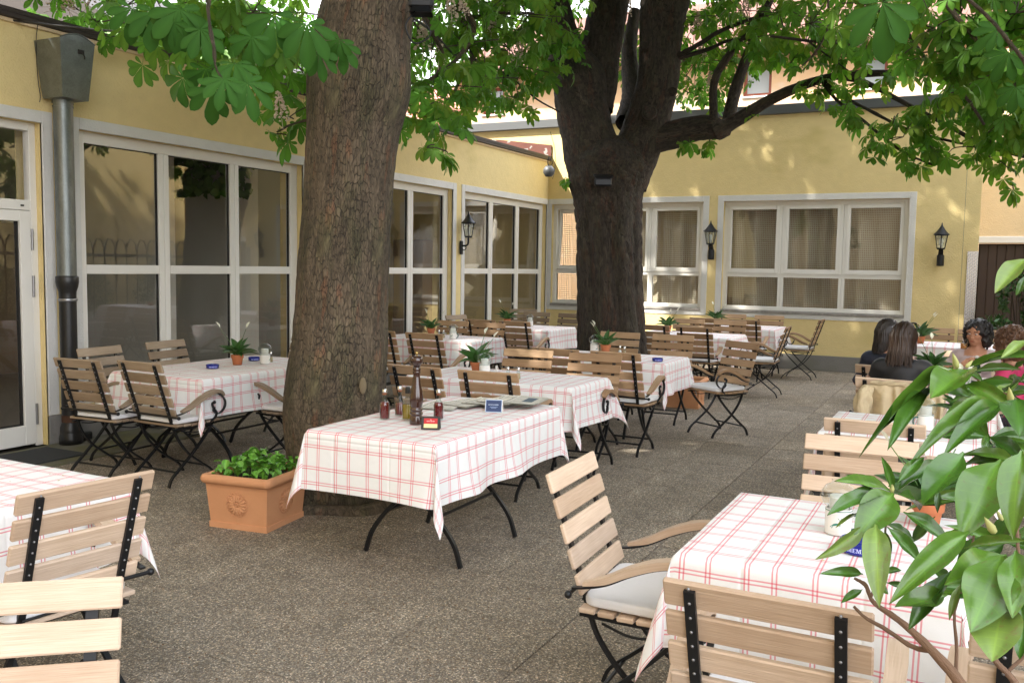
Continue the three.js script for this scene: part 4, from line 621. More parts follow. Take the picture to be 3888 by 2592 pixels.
  const hang = [[[-3.117,2.405,-3.104], [-.15, -1, .05], .16], [[-2.979,2.429,-3.177], [.35, -.8, 0], .15], [[-3.240,2.445,-3.046], [-.7, -.5, .1], .14], [[-3.227,2.507,-3.171], [-.3, -.7, -.3], .15], [[-3.109,2.536,-3.233], [.4, -.6, .3], .16], [[-2.999,2.422,-3.054], [.2, -.9, .4], .12], [[-3.088,2.835,-3.722], [.1, -.8, .2], .2], [[-3.239,2.872,-3.649], [-.1, -.9, .2], .2], [[-3.262,2.733,-3.512], [-.2, -.8, .1], .16], [[-3.158,2.729,-3.902], [.3, -.8, 0], .13], [[-3.112,2.804,-4.045], [.1, -.9, .2], .14], [[-3.620,2.821,-3.226], [.05, -.9, .2], .17], [[-3.715,2.841,-3.179], [-.1, -.9, .1], .16], [[-3.427,2.809,-3.210], [0, -1, .1], .18], [[-3.455,2.746,-3.190], [-.4, -.7, 0], .15], [[-3.336,2.717,-3.247], [.3, -.8, -.1], .15], [[-3.541,2.832,-3.379], [-.5, -.4, .3], .14], [[-3.062,2.800,-3.957], [-.4, -.7, .1], .12]];
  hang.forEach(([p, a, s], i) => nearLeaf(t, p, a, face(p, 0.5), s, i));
}
{ // the forked tree
  const t = thing('forked_chestnut_tree', 'dark forked chestnut tree with three upright limbs and one long side limb', 'tree');
  const rel = relief(21, 0.026, 22, 26), flut = (a, d, r) => rel(a, d, r) + 0.045 * Math.pow(Math.abs(Math.sin(a * 3.5 + 0.25 * d + 0.6 * Math.sin(d * 1.3 + a))), 0.7) * step(3.2, 1.2, d) - 0.025 + 0.12 * Math.exp(-d / 0.25);
  part('trunk', limb([[-3.841,-0.067,-10.272,0.456], [-3.857,0.236,-10.292,0.412], [-3.884,0.644,-10.317,0.393], [-3.922,1.169,-10.346,0.381], [-3.964,1.695,-10.374,0.381], [-3.990,2.147,-10.403,0.390], [-4.017,2.434,-10.416,0.419], [-4.034,2.657,-10.428,0.480], [-4.027,2.848,-10.450,0.512], [-4.019,3.024,-10.470,0.432], [-4.015,3.167,-10.486,0.272]], 96, 0.04, flut), M.bark2, t);
  const lb = (n, k = 40, per = 0.06, amp = 0.014) => part('limb', limb(n, k, per, relief(31, amp, 18, 46)), M.bark2, t);
  lb([[-4.135,2.623,-10.374,0.304], [-4.209,2.940,-10.366,0.344], [-4.288,3.258,-10.355,0.320], [-4.364,3.576,-10.346,0.313], [-4.399,3.862,-10.355,0.329], [-4.549,4.158,-10.363,0.257], [-4.676,4.457,-10.383,0.207], [-4.757,4.746,-10.368,0.203], [-4.893,5.162,-10.451,0.192], [-5.114,5.780,-10.509,0.148]]);
  lb([[-4.277,3.531,-10.499,0.242], [-4.278,3.863,-10.586,0.259], [-4.270,4.231,-10.681,0.244], [-4.264,4.648,-10.835,0.250], [-4.269,5.072,-10.985,0.240], [-4.271,5.670,-11.152,0.184]]);
  lb([[-3.850,2.628,-10.519,0.272], [-3.767,2.948,-10.591,0.281], [-3.682,3.237,-10.661,0.269], [-3.595,3.517,-10.675,0.261], [-3.518,3.850,-10.689,0.250], [-3.516,4.204,-10.723,0.247], [-3.512,4.555,-10.758,0.266], [-3.490,4.837,-10.796,0.295], [-3.417,5.281,-10.874,0.222], [-3.330,5.788,-10.966,0.174]]);
  lb([[-4.000,3.425,-10.967,0.149], [-4.064,3.846,-11.312,0.136], [-4.228,4.459,-11.623,0.105], [-4.265,5.073,-11.887,0.071]], 16);
  lb([[-3.624,3.206,-10.688,0.208], [-3.366,3.212,-10.707,0.171], [-3.115,3.273,-10.728,0.151], [-2.894,3.292,-10.729,0.143], [-2.713,3.236,-10.703,0.108], [-2.630,3.210,-10.743,0.025]], 28);
  const sl = (n, k = 12) => lb(n, k, 0.1, 0.006);
  sl([[-2.808,3.314,-10.662,0.052], [-2.824,3.468,-10.668,0.049], [-2.800,3.816,-10.600,0.046], [-2.591,4.160,-10.627,0.042], [-2.303,4.570,-10.699,0.036], [-2.079,4.888,-10.729,0.030]]); sl([[-2.663,3.317,-10.736,0.080], [-2.613,3.687,-10.796,0.071], [-2.476,4.212,-10.915,0.055], [-2.358,4.583,-11.009,0.040], [-2.212,4.954,-11.118,0.031]]);
  sl([[-2.795,3.222,-10.660,0.111], [-2.545,3.348,-10.687,0.076], [-2.239,3.508,-10.632,0.063], [-1.916,3.629,-10.582,0.056], [-1.594,3.709,-10.528,0.047], [-1.341,3.716,-10.432,0.041], [-0.916,3.677,-10.307,0.033], [-0.469,3.619,-10.190,0.026], [-0.159,3.581,-10.007,0.019], [0.123,3.462,-9.914,0.013]]);
  sl([[-1.460,3.713,-10.484,0.028], [-1.179,3.630,-10.393,0.028], [-0.965,3.493,-10.265,0.025], [-0.662,3.285,-10.061,0.022], [-0.382,3.104,-9.962,0.021], [-0.115,2.919,-9.855,0.020], [0.140,2.783,-9.747,0.019], [0.371,2.685,-9.630,0.016]]); sl([[-1.602,3.700,-10.523,0.020], [-1.381,3.490,-10.278,0.018], [-1.038,3.249,-9.979,0.016], [-0.687,3.029,-9.800,0.016], [-0.518,2.944,-9.653,0.014], [-0.258,2.852,-9.551,0.011], [0.023,2.777,-9.574,0.007]], 8); sl([[-1.592,3.670,-10.469,0.017], [-1.362,3.385,-10.165,0.015], [-1.110,3.165,-9.935,0.013], [-0.901,2.973,-9.798,0.012], [-0.667,2.776,-9.674,0.012], [-0.407,2.642,-9.568,0.010]], 8);
  sl([[-1.931,3.933,-9.365,0.014], [-1.574,3.893,-9.542,0.013], [-1.208,3.863,-9.725,0.010]], 7); sl([[-1.617,3.907,-9.522,0.010], [-1.485,3.805,-9.579,0.008], [-1.225,3.607,-9.693,0.008]], 7); sl([[-3.327,4.115,-10.699,0.035], [-3.026,4.232,-10.637,0.028], [-2.756,4.338,-10.559,0.024], [-2.225,4.432,-10.387,0.017]], 8); sl([[-3.326,4.105,-10.698,0.028], [-2.968,4.197,-10.776,0.023], [-2.622,4.250,-10.619,0.017], [-2.308,4.204,-10.549,0.012]], 8); sl([[-4.782,4.652,-10.234,0.038], [-4.926,4.718,-9.943,0.028], [-5.020,4.749,-9.447,0.018]], 8); sl([[-4.669,4.112,-10.242,0.032], [-4.845,4.008,-9.805,0.022], [-4.990,4.032,-9.283,0.013]], 8);
  for (const [p, s] of [[[-3.451,3.420,-10.210], 0.085], [[-3.243,3.675,-10.418], 0.05], [[-3.595,4.212,-10.369], 0.05]]) { const g = lathe([[0, 0.02], [s * 0.6, 0.025], [s * 0.85, 0.03], [s, 0.02], [s * 1.05, -0.03]], 16).rotateX(1.45).rotateY(0.3); part('branch_scar', g.translate(...p), M.bark2, t); }
  crown(t, [[[-4.852,5.074,-11.364], .5, 30], [[-4.407,4.601,-12.221], .4, 30], [[-4.396,5.003,-12.265], .4, 23], [[-4.392,4.309,-12.201], .2, 9], [[-3.356,4.747,-11.643], .6, 46], [[-3.387,4.288,-11.810], .45, 40], [[-3.518,3.950,-11.937], .3, 18], [[-2.876,4.658,-11.091], .6, 49], [[-2.490,4.488,-10.933], .6, 53], [[-2.867,4.159,-11.387], .45, 36], [[-3.125,3.776,-11.670], .22, 12], [[-2.029,4.390,-10.258], .6, 60], [[-1.946,4.138,-10.164], .4, 28], [[-1.613,4.119,-9.769], .5, 40], [[-1.435,3.909,-9.839], .3, 14], [[-1.860,3.807,-10.064], .2, 7], [[-1.142,3.968,-9.656], .4, 21], [[-1.339,3.701,-9.756], .18, 6], [[-0.892,3.693,-9.420], .24, 8],
    [[-1.684,3.615,-10.361], .2, 10], [[-1.562,3.526,-10.302], .12, 4], [[-1.251,3.554,-10.125], .16, 7], [[-0.872,3.503,-9.862], .14, 6], [[-1.280,3.218,-9.854], .14, 5], [[-1.205,3.153,-9.886], .1, 3], [[-1.012,3.057,-9.750], .14, 4], [[-0.610,3.172,-9.740], .16, 4], [[-0.911,2.823,-9.554], .16, 7], [[-0.688,2.929,-9.677], .26, 10], [[-0.786,3.054,-9.639], .16, 5], [[-0.514,2.839,-9.532], .2, 9], [[-0.572,2.676,-9.487], .2, 8], [[-0.454,2.978,-9.576], .16, 6], [[-0.370,2.717,-9.481], .14, 5], [[-0.373,3.129,-9.631], .22, 6], [[-0.212,3.096,-9.485], .28, 9], [[-0.214,2.766,-9.340], .2, 6], [[-0.034,3.017,-9.342], .3, 14], [[0.069,2.662,-9.362], .16, 5], [[0.217,2.546,-9.201], .16, 7], [[0.282,2.728,-9.026], .28, 13], [[0.191,2.930,-8.998], .34, 22], [[0.274,3.012,-8.710], .45, 50], [[0.113,3.118,-8.638], .42, 44], [[-0.067,3.219,-8.894], .3, 15], [[-0.256,3.280,-9.029], .26, 11], [[0.268,2.362,-9.210], .1, 2], [[-4.468,2.670,-10.097], .08, 3], [[-2.854,3.037,-10.613], .12, 5], [[-3.104,3.094,-10.491], .1, 4], [[-2.418,3.439,-10.647], .1, 3]],
    [[[-3.3, 8.3, -11], [5.6, 3.0, 4.2], 9000], [[-1.2, 7.4, -9.0], [3.0, 1.8, 2.6], 1500]], 6);
  flowers(t, [[-3.076,4.189,-11.058], [-2.969,3.776,-11.074], [-3.149,4.490,-11.049], [-2.380,4.412,-10.307], [-4.285,4.945,-11.640]]);
}
{ // third tree standing just right of the view, its boughs reaching in
  const t = thing('spreading_chestnut_tree', 'chestnut boughs with large leaves reaching in over the women', 'tree');
  part('trunk', limb([[4.2, -0.05, -5.6, 0.42], [4.15, 0.4, -5.6, 0.33], [4.0, 2.0, -5.5, 0.3], [3.9, 3.6, -5.4, 0.3], [3.7, 5.0, -5.4, 0.2], [3.2, 7, -5.5, 0.09]], 32, 0.1, relief(41, 0.014, 20, 30)), M.bark1, t);
  const sl = n => part('limb', limb(n, 10, 0.08, relief(51, 0.004, 10, 40)), M.bark1, t);
  sl([[3.8, 4.2, -5.4, 0.12], [2.4, 4.6, -5.6, 0.07], [-0.756,3.875,-7.705,0.016], [-0.545,3.444,-7.772,0.014], [-0.363,3.194,-7.841,0.014], [-0.150,2.999,-7.931,0.013], [0.009,2.766,-7.990,0.010]]); sl([[3.8, 3.9, -5.4, 0.12], [2.2, 3.9, -5.2, 0.06], [0.226,2.847,-6.982,0.013], [0.081,2.992,-6.922,0.015], [-0.079,3.175,-6.858,0.016], [-0.184,3.300,-6.817,0.016], [-0.334,3.489,-6.758,0.014]]); sl([[3.8, 3.4, -5.3, 0.1], [2.2, 3.1, -4.2, 0.05], [0.201,2.522,-4.914,0.009], [0.151,2.609,-4.896,0.009], [0.081,2.700,-4.869,0.009], [0.013,2.786,-4.843,0.008], [-0.136,2.930,-4.781,0.007]]); sl([[-1.286,4.143,-8.586,0.012], [-1.270,3.828,-8.565,0.009], [-1.273,3.735,-8.555,0.009], [-1.356,3.539,-8.494,0.009], [-1.452,3.421,-8.435,0.006]]);
  sl([[-0.330,2.638,-3.360,0.003], [-0.326,2.567,-3.356,0.002], [-0.325,2.525,-3.352,0.002]]); sl([[-0.247,2.723,-3.692,0.004], [-0.225,2.628,-3.694,0.003], [-0.206,2.580,-3.699,0.002]]);
  crown(t, [[[-0.314,3.264,-6.972], .4, 27], [[-0.176,3.392,-7.054], .45, 33], [[0.009,3.234,-7.134], .42, 34], [[0.151,3.284,-6.760], .4, 34], [[0.169,2.948,-6.738], .36, 32], [[-0.045,3.062,-7.315], .34, 28], [[-0.403,3.205,-7.597], .22, 8], [[-0.548,3.617,-7.562], .36, 17], [[-0.860,3.729,-7.864], .4, 17], [[-0.607,3.451,-7.741], .22, 6], [[-0.250,3.170,-7.221], .3, 18]], [[[3.2, 7.2, -5.5], [3.6, 2.6, 3.6], 2600], [[3.0, 5.0, -9.5], [2.2, 1.4, 2.2], 700]], 8);
  const face = p => [-p[0], 2.2 - p[1], -p[2]];
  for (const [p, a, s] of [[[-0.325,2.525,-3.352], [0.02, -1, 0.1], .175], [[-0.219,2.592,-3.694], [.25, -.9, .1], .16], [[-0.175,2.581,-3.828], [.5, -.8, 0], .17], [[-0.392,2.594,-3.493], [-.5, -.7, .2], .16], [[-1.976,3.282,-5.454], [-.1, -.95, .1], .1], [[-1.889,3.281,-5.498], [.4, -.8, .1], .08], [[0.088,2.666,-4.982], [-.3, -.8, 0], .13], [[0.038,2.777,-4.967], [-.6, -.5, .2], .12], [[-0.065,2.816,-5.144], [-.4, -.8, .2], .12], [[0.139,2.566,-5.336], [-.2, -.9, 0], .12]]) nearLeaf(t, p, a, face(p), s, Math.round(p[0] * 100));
}
{ // trees and ivy behind the low roof
  const t = thing('background_tree', 'light green tree rising behind the roof of the low wing', 'tree');
  part('trunk', limb([[-15.2, 0, -12.6, 0.22], [-15.1, 3, -12.6, 0.18], [-14.9, 6, -12.4, 0.1], [-14.7, 8, -12.2, 0.04]], 14, 0.3), M.bark2, t);
  crown(t, [[[-14.088,6.285,-12.413], 1.0, 60], [[-12.568,5.868,-13.146], 1.1, 70], [[-11.573,5.228,-13.029], .9, 50], [[-13.210,6.350,-12.865], 1.0, 60], [[-11.793,6.227,-13.573], 1.2, 80], [[-10.124,5.914,-15.517], .9, 36], [[-9.841,6.755,-15.740], 1.2, 63], [[-15.455,6.309,-11.721], .7, 26]], [], 12);
  const iv = thing('ivy_hedge', 'bright green ivy covered gable behind the low roof', 'hedge'); const r = rng(15);
  const c = [-11.160,4.796,-9.822]; part('wall', box(c[0] - 1.4, c[0] + 1.3, 0, c[1] + 0.5, c[2] - 0.9, c[2] - 0.5), M.room, iv);
  const lg = new THREE.CircleGeometry(0.07, 5), im = new THREE.InstancedMesh(lg, M.ivy = phys(lin(0.13, 0.26, 0.05), 0.7, { transmission: 0.25, thickness: 0 }), 2600);
  for (let i = 0; i < 2600; i++) { const m = new THREE.Matrix4().makeRotationFromEuler(new THREE.Euler((r() - 0.5) * 1.4 - 0.3, (r() - 0.5) * 1.4 + 0.5, r() * 6)); m.setPosition(c[0] - 1.5 + r() * 3.0, c[1] - 2.2 + r() * 2.8, c[2] - 0.45 + r() * 0.25 + (r() < 0.3 ? -0.2 : 0)); im.setMatrixAt(i, m); }
  im.name = 'ivy_leaves'; im.userData.kind = 'stuff'; iv.add(im);
}
function bush(name, label, p, rx, ry, n, seed, col, stems) {
  const t = thing(name, label, 'shrub', [p[0], 0, p[2]]), r = rng(seed), g = new THREE.PlaneGeometry(0.03, 0.075, 1, 2); { const q = g.attributes.position; for (let i = 0; i < q.count; i++) { if (Math.abs(q.getY(i)) > 0.03) q.setX(i, q.getX(i) * 0.3); q.setZ(i, -Math.abs(q.getX(i)) * -0.4); } g.computeVertexNormals(); }
  const im = new THREE.InstancedMesh(g, col, n);
  for (let i = 0; i < n; i++) { let x, y, z; do { x = r() * 2 - 1; y = r() * 2 - 1; z = r() * 2 - 1; } while (x * x + y * y + z * z > 1 || pn(x * .2 + .5, z * .2 + y * .3 + .5, 9, 9, seed) < 0.4); const m = new THREE.Matrix4().makeRotationFromEuler(new THREE.Euler(r() * 3, r() * 6, r() * 3)); const s = 0.7 + 0.7 * r(); m.scale(new THREE.Vector3(s, s, s)); m.setPosition(x * rx, p[1] + y * ry, z * rx); im.setMatrixAt(i, m); im.setColorAt(i, lin(0.7 + 0.6 * r(), 0.75 + 0.5 * r(), 0.7)); }
  im.name = 'foliage'; im.userData.kind = 'stuff'; t.add(im);
  const st = []; for (let i = 0; i < stems; i++) { const a = r() * 6.28, k = r() * 0.12; st.push(tube([[Math.cos(a) * k, 0, Math.sin(a) * k], [Math.cos(a) * (k + 0.05), p[1] * 0.5, Math.sin(a) * (k + 0.05)], [Math.cos(a) * rx * 0.5, p[1], Math.sin(a) * rx * 0.5]], 0.008, 8, 5)); } part('stems', st, M.twig, t);
}
M.bushLeaf = phys(lin(0.035, 0.1, 0.02), 0.5, { transmission: 0.15, thickness: 0 });
bush('gate_shrub', 'dark leafy shrub in front of the brown gate', [0.62, 1.35, -13.6], 0.34, 0.42, 1500, 3, M.bushLeaf, 14);
bush('low_shrub', 'low bright shrub at the foot of the brown gate', [0.28, 0.8, -13.4], 0.28, 0.3, 500, 4, M.bushLeaf, 8);
for (let i = 0; i < 5; i++) bush('hedge_shrub', ['clipped shrub at the gate end of the iron fence', 'clipped shrub second from the gate behind the iron fence', 'clipped shrub in the middle of the iron fence', 'clipped shrub past the middle of the iron fence', 'clipped shrub at the near end of the iron fence'][i], [4.1, 0.75, -16.5 + i * 2.1], 0.6, 0.75, 1400, 30 + i, M.bushLeaf, 6);
// ---------------------------------------------------------------- things on the tables
const TY = 0.7545;
M.china = std(lin(0.78, 0.77, 0.73), 0.25); M.wax = phys(lin(0.82, 0.8, 0.74), 0.5, { transmission: 0.1, thickness: 0 }); M.chrome = std(lin(0.72, 0.72, 0.72), 0.18, { metalness: 1 });
M.bottleGlass = phys(lin(0.86, 0.9, 0.89), 0.0, { transmission: 1, thickness: 0, ior: 1.5 }); M.salt = std(lin(0.8, 0.8, 0.8), 0.9); M.pepper = std(lin(0.45, 0.33, 0.18), 0.9);
M.blue = phys(lin(0.012, 0.03, 0.32), 0.08, { transmission: 0.35, thickness: 0, ior: 1.5 });
M.lily = phys(lin(0.04, 0.115, 0.022), 0.42, { transmission: 0.12, thickness: 0, vertexColors: true }); M.spathe = phys(lin(0.75, 0.76, 0.62), 0.6, { transmission: 0.2, thickness: 0 });
// pointed leaf, unit length along +z, unit width, arched; colours mark a paler midrib
function bladeGeo(arch, fold, n, prof) {
  const pos = [], col = [], uv = [], idx = [];
  for (let i = 0; i <= n; i++) { const t = i / n, w = prof(t) * 0.5; for (let k = -2; k <= 2; k++) { const s = k / 2; pos.push(s * w, -arch * t * t + fold * Math.abs(s) * w + (k === 0 ? -0.006 : 0), t); const c = k === 0 ? 1.5 : 1; col.push(c, c, c); uv.push(s, t); } }
  for (let i = 0; i < n; i++) for (let k = 0; k < 4; k++) { const o = i * 5 + k; idx.push(o, o + 5, o + 1, o + 1, o + 5, o + 6); }
  const g = new THREE.BufferGeometry(); g.setAttribute('position', new THREE.Float32BufferAttribute(pos, 3)); g.setAttribute('color', new THREE.Float32BufferAttribute(col, 3)); g.setAttribute('uv', new THREE.Float32BufferAttribute(uv, 2)); g.setIndex(idx); g.computeVertexNormals(); return g;
}
const lilyBlade = [0.12, 0.3, 0.6].map(a => bladeGeo(a, 0.35, 7, t => t < 0.28 ? 0.1 : Math.pow(Math.sin(Math.PI * Math.pow((t - 0.2) / 0.8, 0.75)), 0.8) + 0.04 * (1 - t)));
const potG = lathe([[0, 0], [0.036, 0], [0.045, 0.055], [0.051, 0.057], [0.053, 0.085], [0.047, 0.085], [0.044, 0.07], [0, 0.068]], 24);
function lily(x, z, seed, h, label) {
  const t = thing('peace_lily', label, 'potted plant', [x, TY, z], seed, 'peace lilies in small clay pots'), r = rng(seed * 71 + 3);
  part('pot', potG, M.pot, t); part('soil', new THREE.CircleGeometry(0.045, 16).rotateX(-Math.PI / 2).translate(0, 0.0715, 0), M.soil, t);
  for (let i = 0; i < 20; i++) { const o = part('leaf', lilyBlade[Math.floor(r() * 3)], M.lily, t), a = i * 2.4 + r(), up = 0.45 + 0.85 * (1 - i / 24) * (0.6 + 0.5 * r()), L = h * (0.62 + 0.42 * r()); o.rotation.set(-up, a, 0, 'YXZ'); o.position.set(Math.sin(a) * 0.01, 0.07, Math.cos(a) * 0.01); o.scale.set(0.042 + 0.02 * r(), L, L); }
  for (let i = 0; i < 2; i++) { const a = r() * 6, k = 0.08 + 0.08 * r(), y = h * (1.0 + 0.3 * r()) + 0.07; const s = part('flower_stem', tube([[0, 0.07, 0], [Math.sin(a) * k * 0.4, y * 0.6, Math.cos(a) * k * 0.4], [Math.sin(a) * k, y, Math.cos(a) * k]], 0.002, 8, 5), M.lily2, t); const f = part('spathe', lilyBlade[0], M.spathe, s); f.position.set(Math.sin(a) * k, y, Math.cos(a) * k); f.rotation.set(-1.0, a, 0, 'YXZ'); f.scale.set(0.03, 0.06, 0.075); }
  return t;
}
M.lily2 = std(lin(0.09, 0.18, 0.04), 0.6);
const mugG = lathe([[0, 0], [0.04, 0], [0.043, 0.006], [0.043, 0.085], [0.041, 0.087], [0.039, 0.084], [0.039, 0.05], [0, 0.05]], 32), globeG = lathe([[0.037, 0.088], [0.05, 0.1], [0.058, 0.12], [0.056, 0.142], [0.044, 0.16], [0.028, 0.168], [0.024, 0.174], [0.027, 0.18]], 32);
function candle(x, z, turn, label) {
  const t = thing('candle_jar', label, 'candle', [x, TY, z], turn, 'mug candles under glass globes');
  const mug = part('mug', mugG, M.china, t); part('rim_line', lathe([[0.0434, 0.08], [0.0434, 0.083]], 32), std(lin(0.03, 0.16, 0.12), 0.4), mug); part('handle', tube([[0.042, 0.07, 0], [0.062, 0.066, 0], [0.068, 0.045, 0], [0.06, 0.022, 0], [0.042, 0.018, 0]], 0.005, 16, 8), std(lin(0.03, 0.1, 0.08), 0.4), mug);
  part('candle', lathe([[0, 0.05], [0.03, 0.05], [0.031, 0.12], [0.029, 0.128], [0.004, 0.125], [0, 0.125]], 24), M.wax, t); part('globe', globeG, M.bottleGlass, t);
  // leaping stag painted on the mug
  const c = document.createElement('canvas'); const st = canvasTex(128, 128, (g) => { g.fillStyle = '#e6e3dc'; g.fillRect(0, 0, 128, 128); g.fillStyle = '#2f7a68'; g.beginPath(); g.ellipse(64, 72, 26, 9, -0.35, 0, 7); g.fill(); g.lineWidth = 5; g.strokeStyle = '#2f7a68'; for (const [a, b, e, f] of [[84, 64, 100, 44], [44, 78, 22, 98], [50, 80, 34, 106], [86, 66, 108, 78], [82, 70, 100, 86]]) { g.beginPath(); g.moveTo(a, b); g.lineTo(e, f); g.stroke(); } g.beginPath(); g.ellipse(102, 40, 8, 5, 0.4, 0, 7); g.fill(); g.lineWidth = 3; for (const k of [-1, 1]) { g.beginPath(); g.moveTo(100, 36); g.quadraticCurveTo(98 + k * 10, 26, 96 + k * 14, 14); g.moveTo(98 + k * 8, 26); g.lineTo(104 + k * 12, 20); g.stroke(); } });
  const eg = new THREE.CylinderGeometry(0.0436, 0.0436, 0.05, 12, 1, true, -0.6, 1.2).translate(0, 0.042, 0); part('stag_print', eg, std(lin(1, 1, 1), 0.3, { map: st }), mug);
}
function shaker(x, z, fill, label) { const t = thing('shaker', label, 'shaker', [x, TY, z], x * 9, 'glass salt and pepper shakers'); part('glass', lathe([[0, 0], [0.018, 0], [0.019, 0.004], [0.011, 0.07]], 8), M.bottleGlass, t); part('contents', lathe([[0, 0.002], [0.0165, 0.003], [0.0125, 0.045], [0, 0.045]], 8), fill, t); part('cap', lathe([[0.0115, 0.068], [0.0125, 0.072], [0.012, 0.085], [0.006, 0.092], [0, 0.093]], 12), M.chrome, t); }
const trayG = lathe([[0, 0.004], [0.035, 0.005], [0.04, 0.012], [0.044, 0.03], [0.048, 0.032], [0.052, 0.028], [0.05, 0], [0, 0]], 32);
function ashtray(x, z, turn, label, big) { const t = thing('ashtray', label, 'ashtray', [x, TY, z], turn, 'blue glass ashtrays'); part('bowl', trayG, M.blue, t); const tx = canvasTex(256, 64, (g) => { g.fillStyle = '#0d1a8c'; g.fillRect(0, 0, 256, 64); g.fillStyle = '#c9d2ff'; g.font = 'bold 46px serif'; g.textAlign = 'center'; g.fillText('MEMPHIS', 128, 50); }); part('lettering', new THREE.CylinderGeometry(0.0523, 0.0512, 0.02, 16, 1, true, -0.75, 1.5).translate(0, 0.014, 0), std(lin(1, 1, 1), 0.2, { map: tx }), t); if (big) t.scale.setScalar(1.25); }
lily(-5.5, -5.72, 1, 0.2, 'peace lily in a clay pot on the window table'); lily(-3.57, -6.4, 2, 0.2, 'peace lily with yellow flower on the two-shaker table'); lily(-5.95, -9.5, 3, 0.17, 'peace lily on the middle window table'); lily(-3.3, -8.6, 4, 0.18, 'bushy peace lily on the blue ashtray table'); lily(-6.13, -11.9, 5, 0.19, 'peace lily on the corner table'); lily(-3.72, -12.05, 6, 0.18, 'peace lily on the table behind the blue ashtray table'); lily(-3.6, -14.2, 7, 0.2, 'dense peace lily below the curtained window'); lily(-0.55, -12.2, 8, 0.22, 'peace lily on the table under the right lantern'); lily(-0.27, -8.25, 9, 0.22, 'peace lily between the women'); lily(-0.1, -3.36, 10, 0.19, 'peace lily behind the rhododendron leaves beside the candle jar'); lily(-0.02, -5.62, 11, 0.18, 'peace lily on the table before the jacket');
candle(-5.36, -5.9, 1.9, 'white mug candle under glass globe on the window table'); candle(-3.43, -6.28, 2, 'white mug candle beside the lily on the two-shaker table'); candle(-5.42, -9.14, 0, 'white mug candle on the middle window table'); candle(-3.43, -8.62, 1, 'white mug candle behind the lily of the blue ashtray table'); candle(-5.68, -11.75, 2.2, 'white mug candle on the corner table'); candle(-0.36, -3.12, -0.1, 'white mug candle with green stag on the lettered ashtray table'); candle(-0.2, -5.46, 3.6, 'white mug candle on the table before the jacket');
shaker(-3.17, -6.18, M.salt, 'salt shaker beside the pepper shaker, on the two-shaker table'); shaker(-3.09, -6.2, M.pepper, 'pepper shaker with tan contents on the two-shaker table'); shaker(-5.45, -5.97, M.salt, 'salt shaker beside the candle on the window table'); shaker(-5.42, -6.04, M.pepper, 'pepper shaker behind the candle on the window table'); shaker(-5.68, -9.25, M.salt, 'salt shaker on the middle window table'); shaker(-5.6, -9.22, M.pepper, 'pepper shaker on the middle window table'); shaker(-3.12, -8.53, M.salt, 'salt shaker on the blue ashtray table'); shaker(-3.05, -8.47, M.pepper, 'pepper shaker on the blue ashtray table');
{ const t = thing('toothpick_holder', 'small glass of toothpicks on the two-shaker table', 'toothpicks', [-3.35, TY, -6.33]); part('glass', lathe([[0, 0], [0.017, 0], [0.018, 0.06]], 12), M.thinGlass, t); const r = rng(3), L = []; for (let i = 0; i < 16; i++) { const a = r() * 6, k = r() * 0.012; L.push(tube([[Math.cos(a) * k * 0.6, 0.004, Math.sin(a) * k * 0.6], [Math.cos(a) * k, 0.075, Math.sin(a) * k]], 0.0013, 1, 4)); } part('toothpicks', L, M.china, t, 'stuff'); }
ashtray(-5.48, -5.42, 0.9, 'blue glass ashtray standing free on the window table'); ashtray(-5.62, -6.05, 0.9, 'blue glass ashtray behind the candle of the window table'); ashtray(-2.6, -8.13, 0.5, 'blue glass ashtray on the table before the forked trunk'); ashtray(-0.27, -2.95, 0.1, 'blue glass ashtray with white lettering under the rhododendron', true); ashtray(-0.2, -7.35, 0, 'blue glass ashtray on the table of the women');
// ---- the table with the mill
const deck = [-2.67, TY, -4.12];
{ const t = thing('pepper_mill', 'tall dark turned wooden pepper mill with brass knob', 'pepper mill', [-2.67, TY, -4.12]), mw = phys(lin(0.035, 0.011, 0.006), 0.22, { clearcoat: 0.8, clearcoatRoughness: 0.12 });
  part('body', lathe([[0, 0], [0.036, 0], [0.037, 0.004], [0.036, 0.04], [0.03, 0.045], [0.031, 0.05], [0.036, 0.055], [0.036, 0.062], [0.03, 0.067], [0.031, 0.072], [0.035, 0.077], [0.034, 0.084], [0.028, 0.089], [0.029, 0.094], [0.031, 0.1], [0.036, 0.125], [0.037, 0.145], [0.033, 0.18], [0.024, 0.22], [0.019, 0.255], [0.018, 0.275], [0.022, 0.282], [0.022, 0.287], [0.019, 0.29], [0.022, 0.296], [0.022, 0.302], [0.019, 0.306], [0.02, 0.316], [0, 0.316]], 32), mw, t);
  part('head', lathe([[0.017, 0.317], [0.02, 0.322], [0.032, 0.335], [0.035, 0.35], [0.031, 0.365], [0.018, 0.374], [0, 0.376]], 32), mw, t); part('knob', lathe([[0.004, 0.375], [0.004, 0.384], [0.008, 0.386], [0.008, 0.394], [0, 0.396]], 12), std(lin(0.7, 0.5, 0.2), 0.2, { metalness: 1 }), t); }
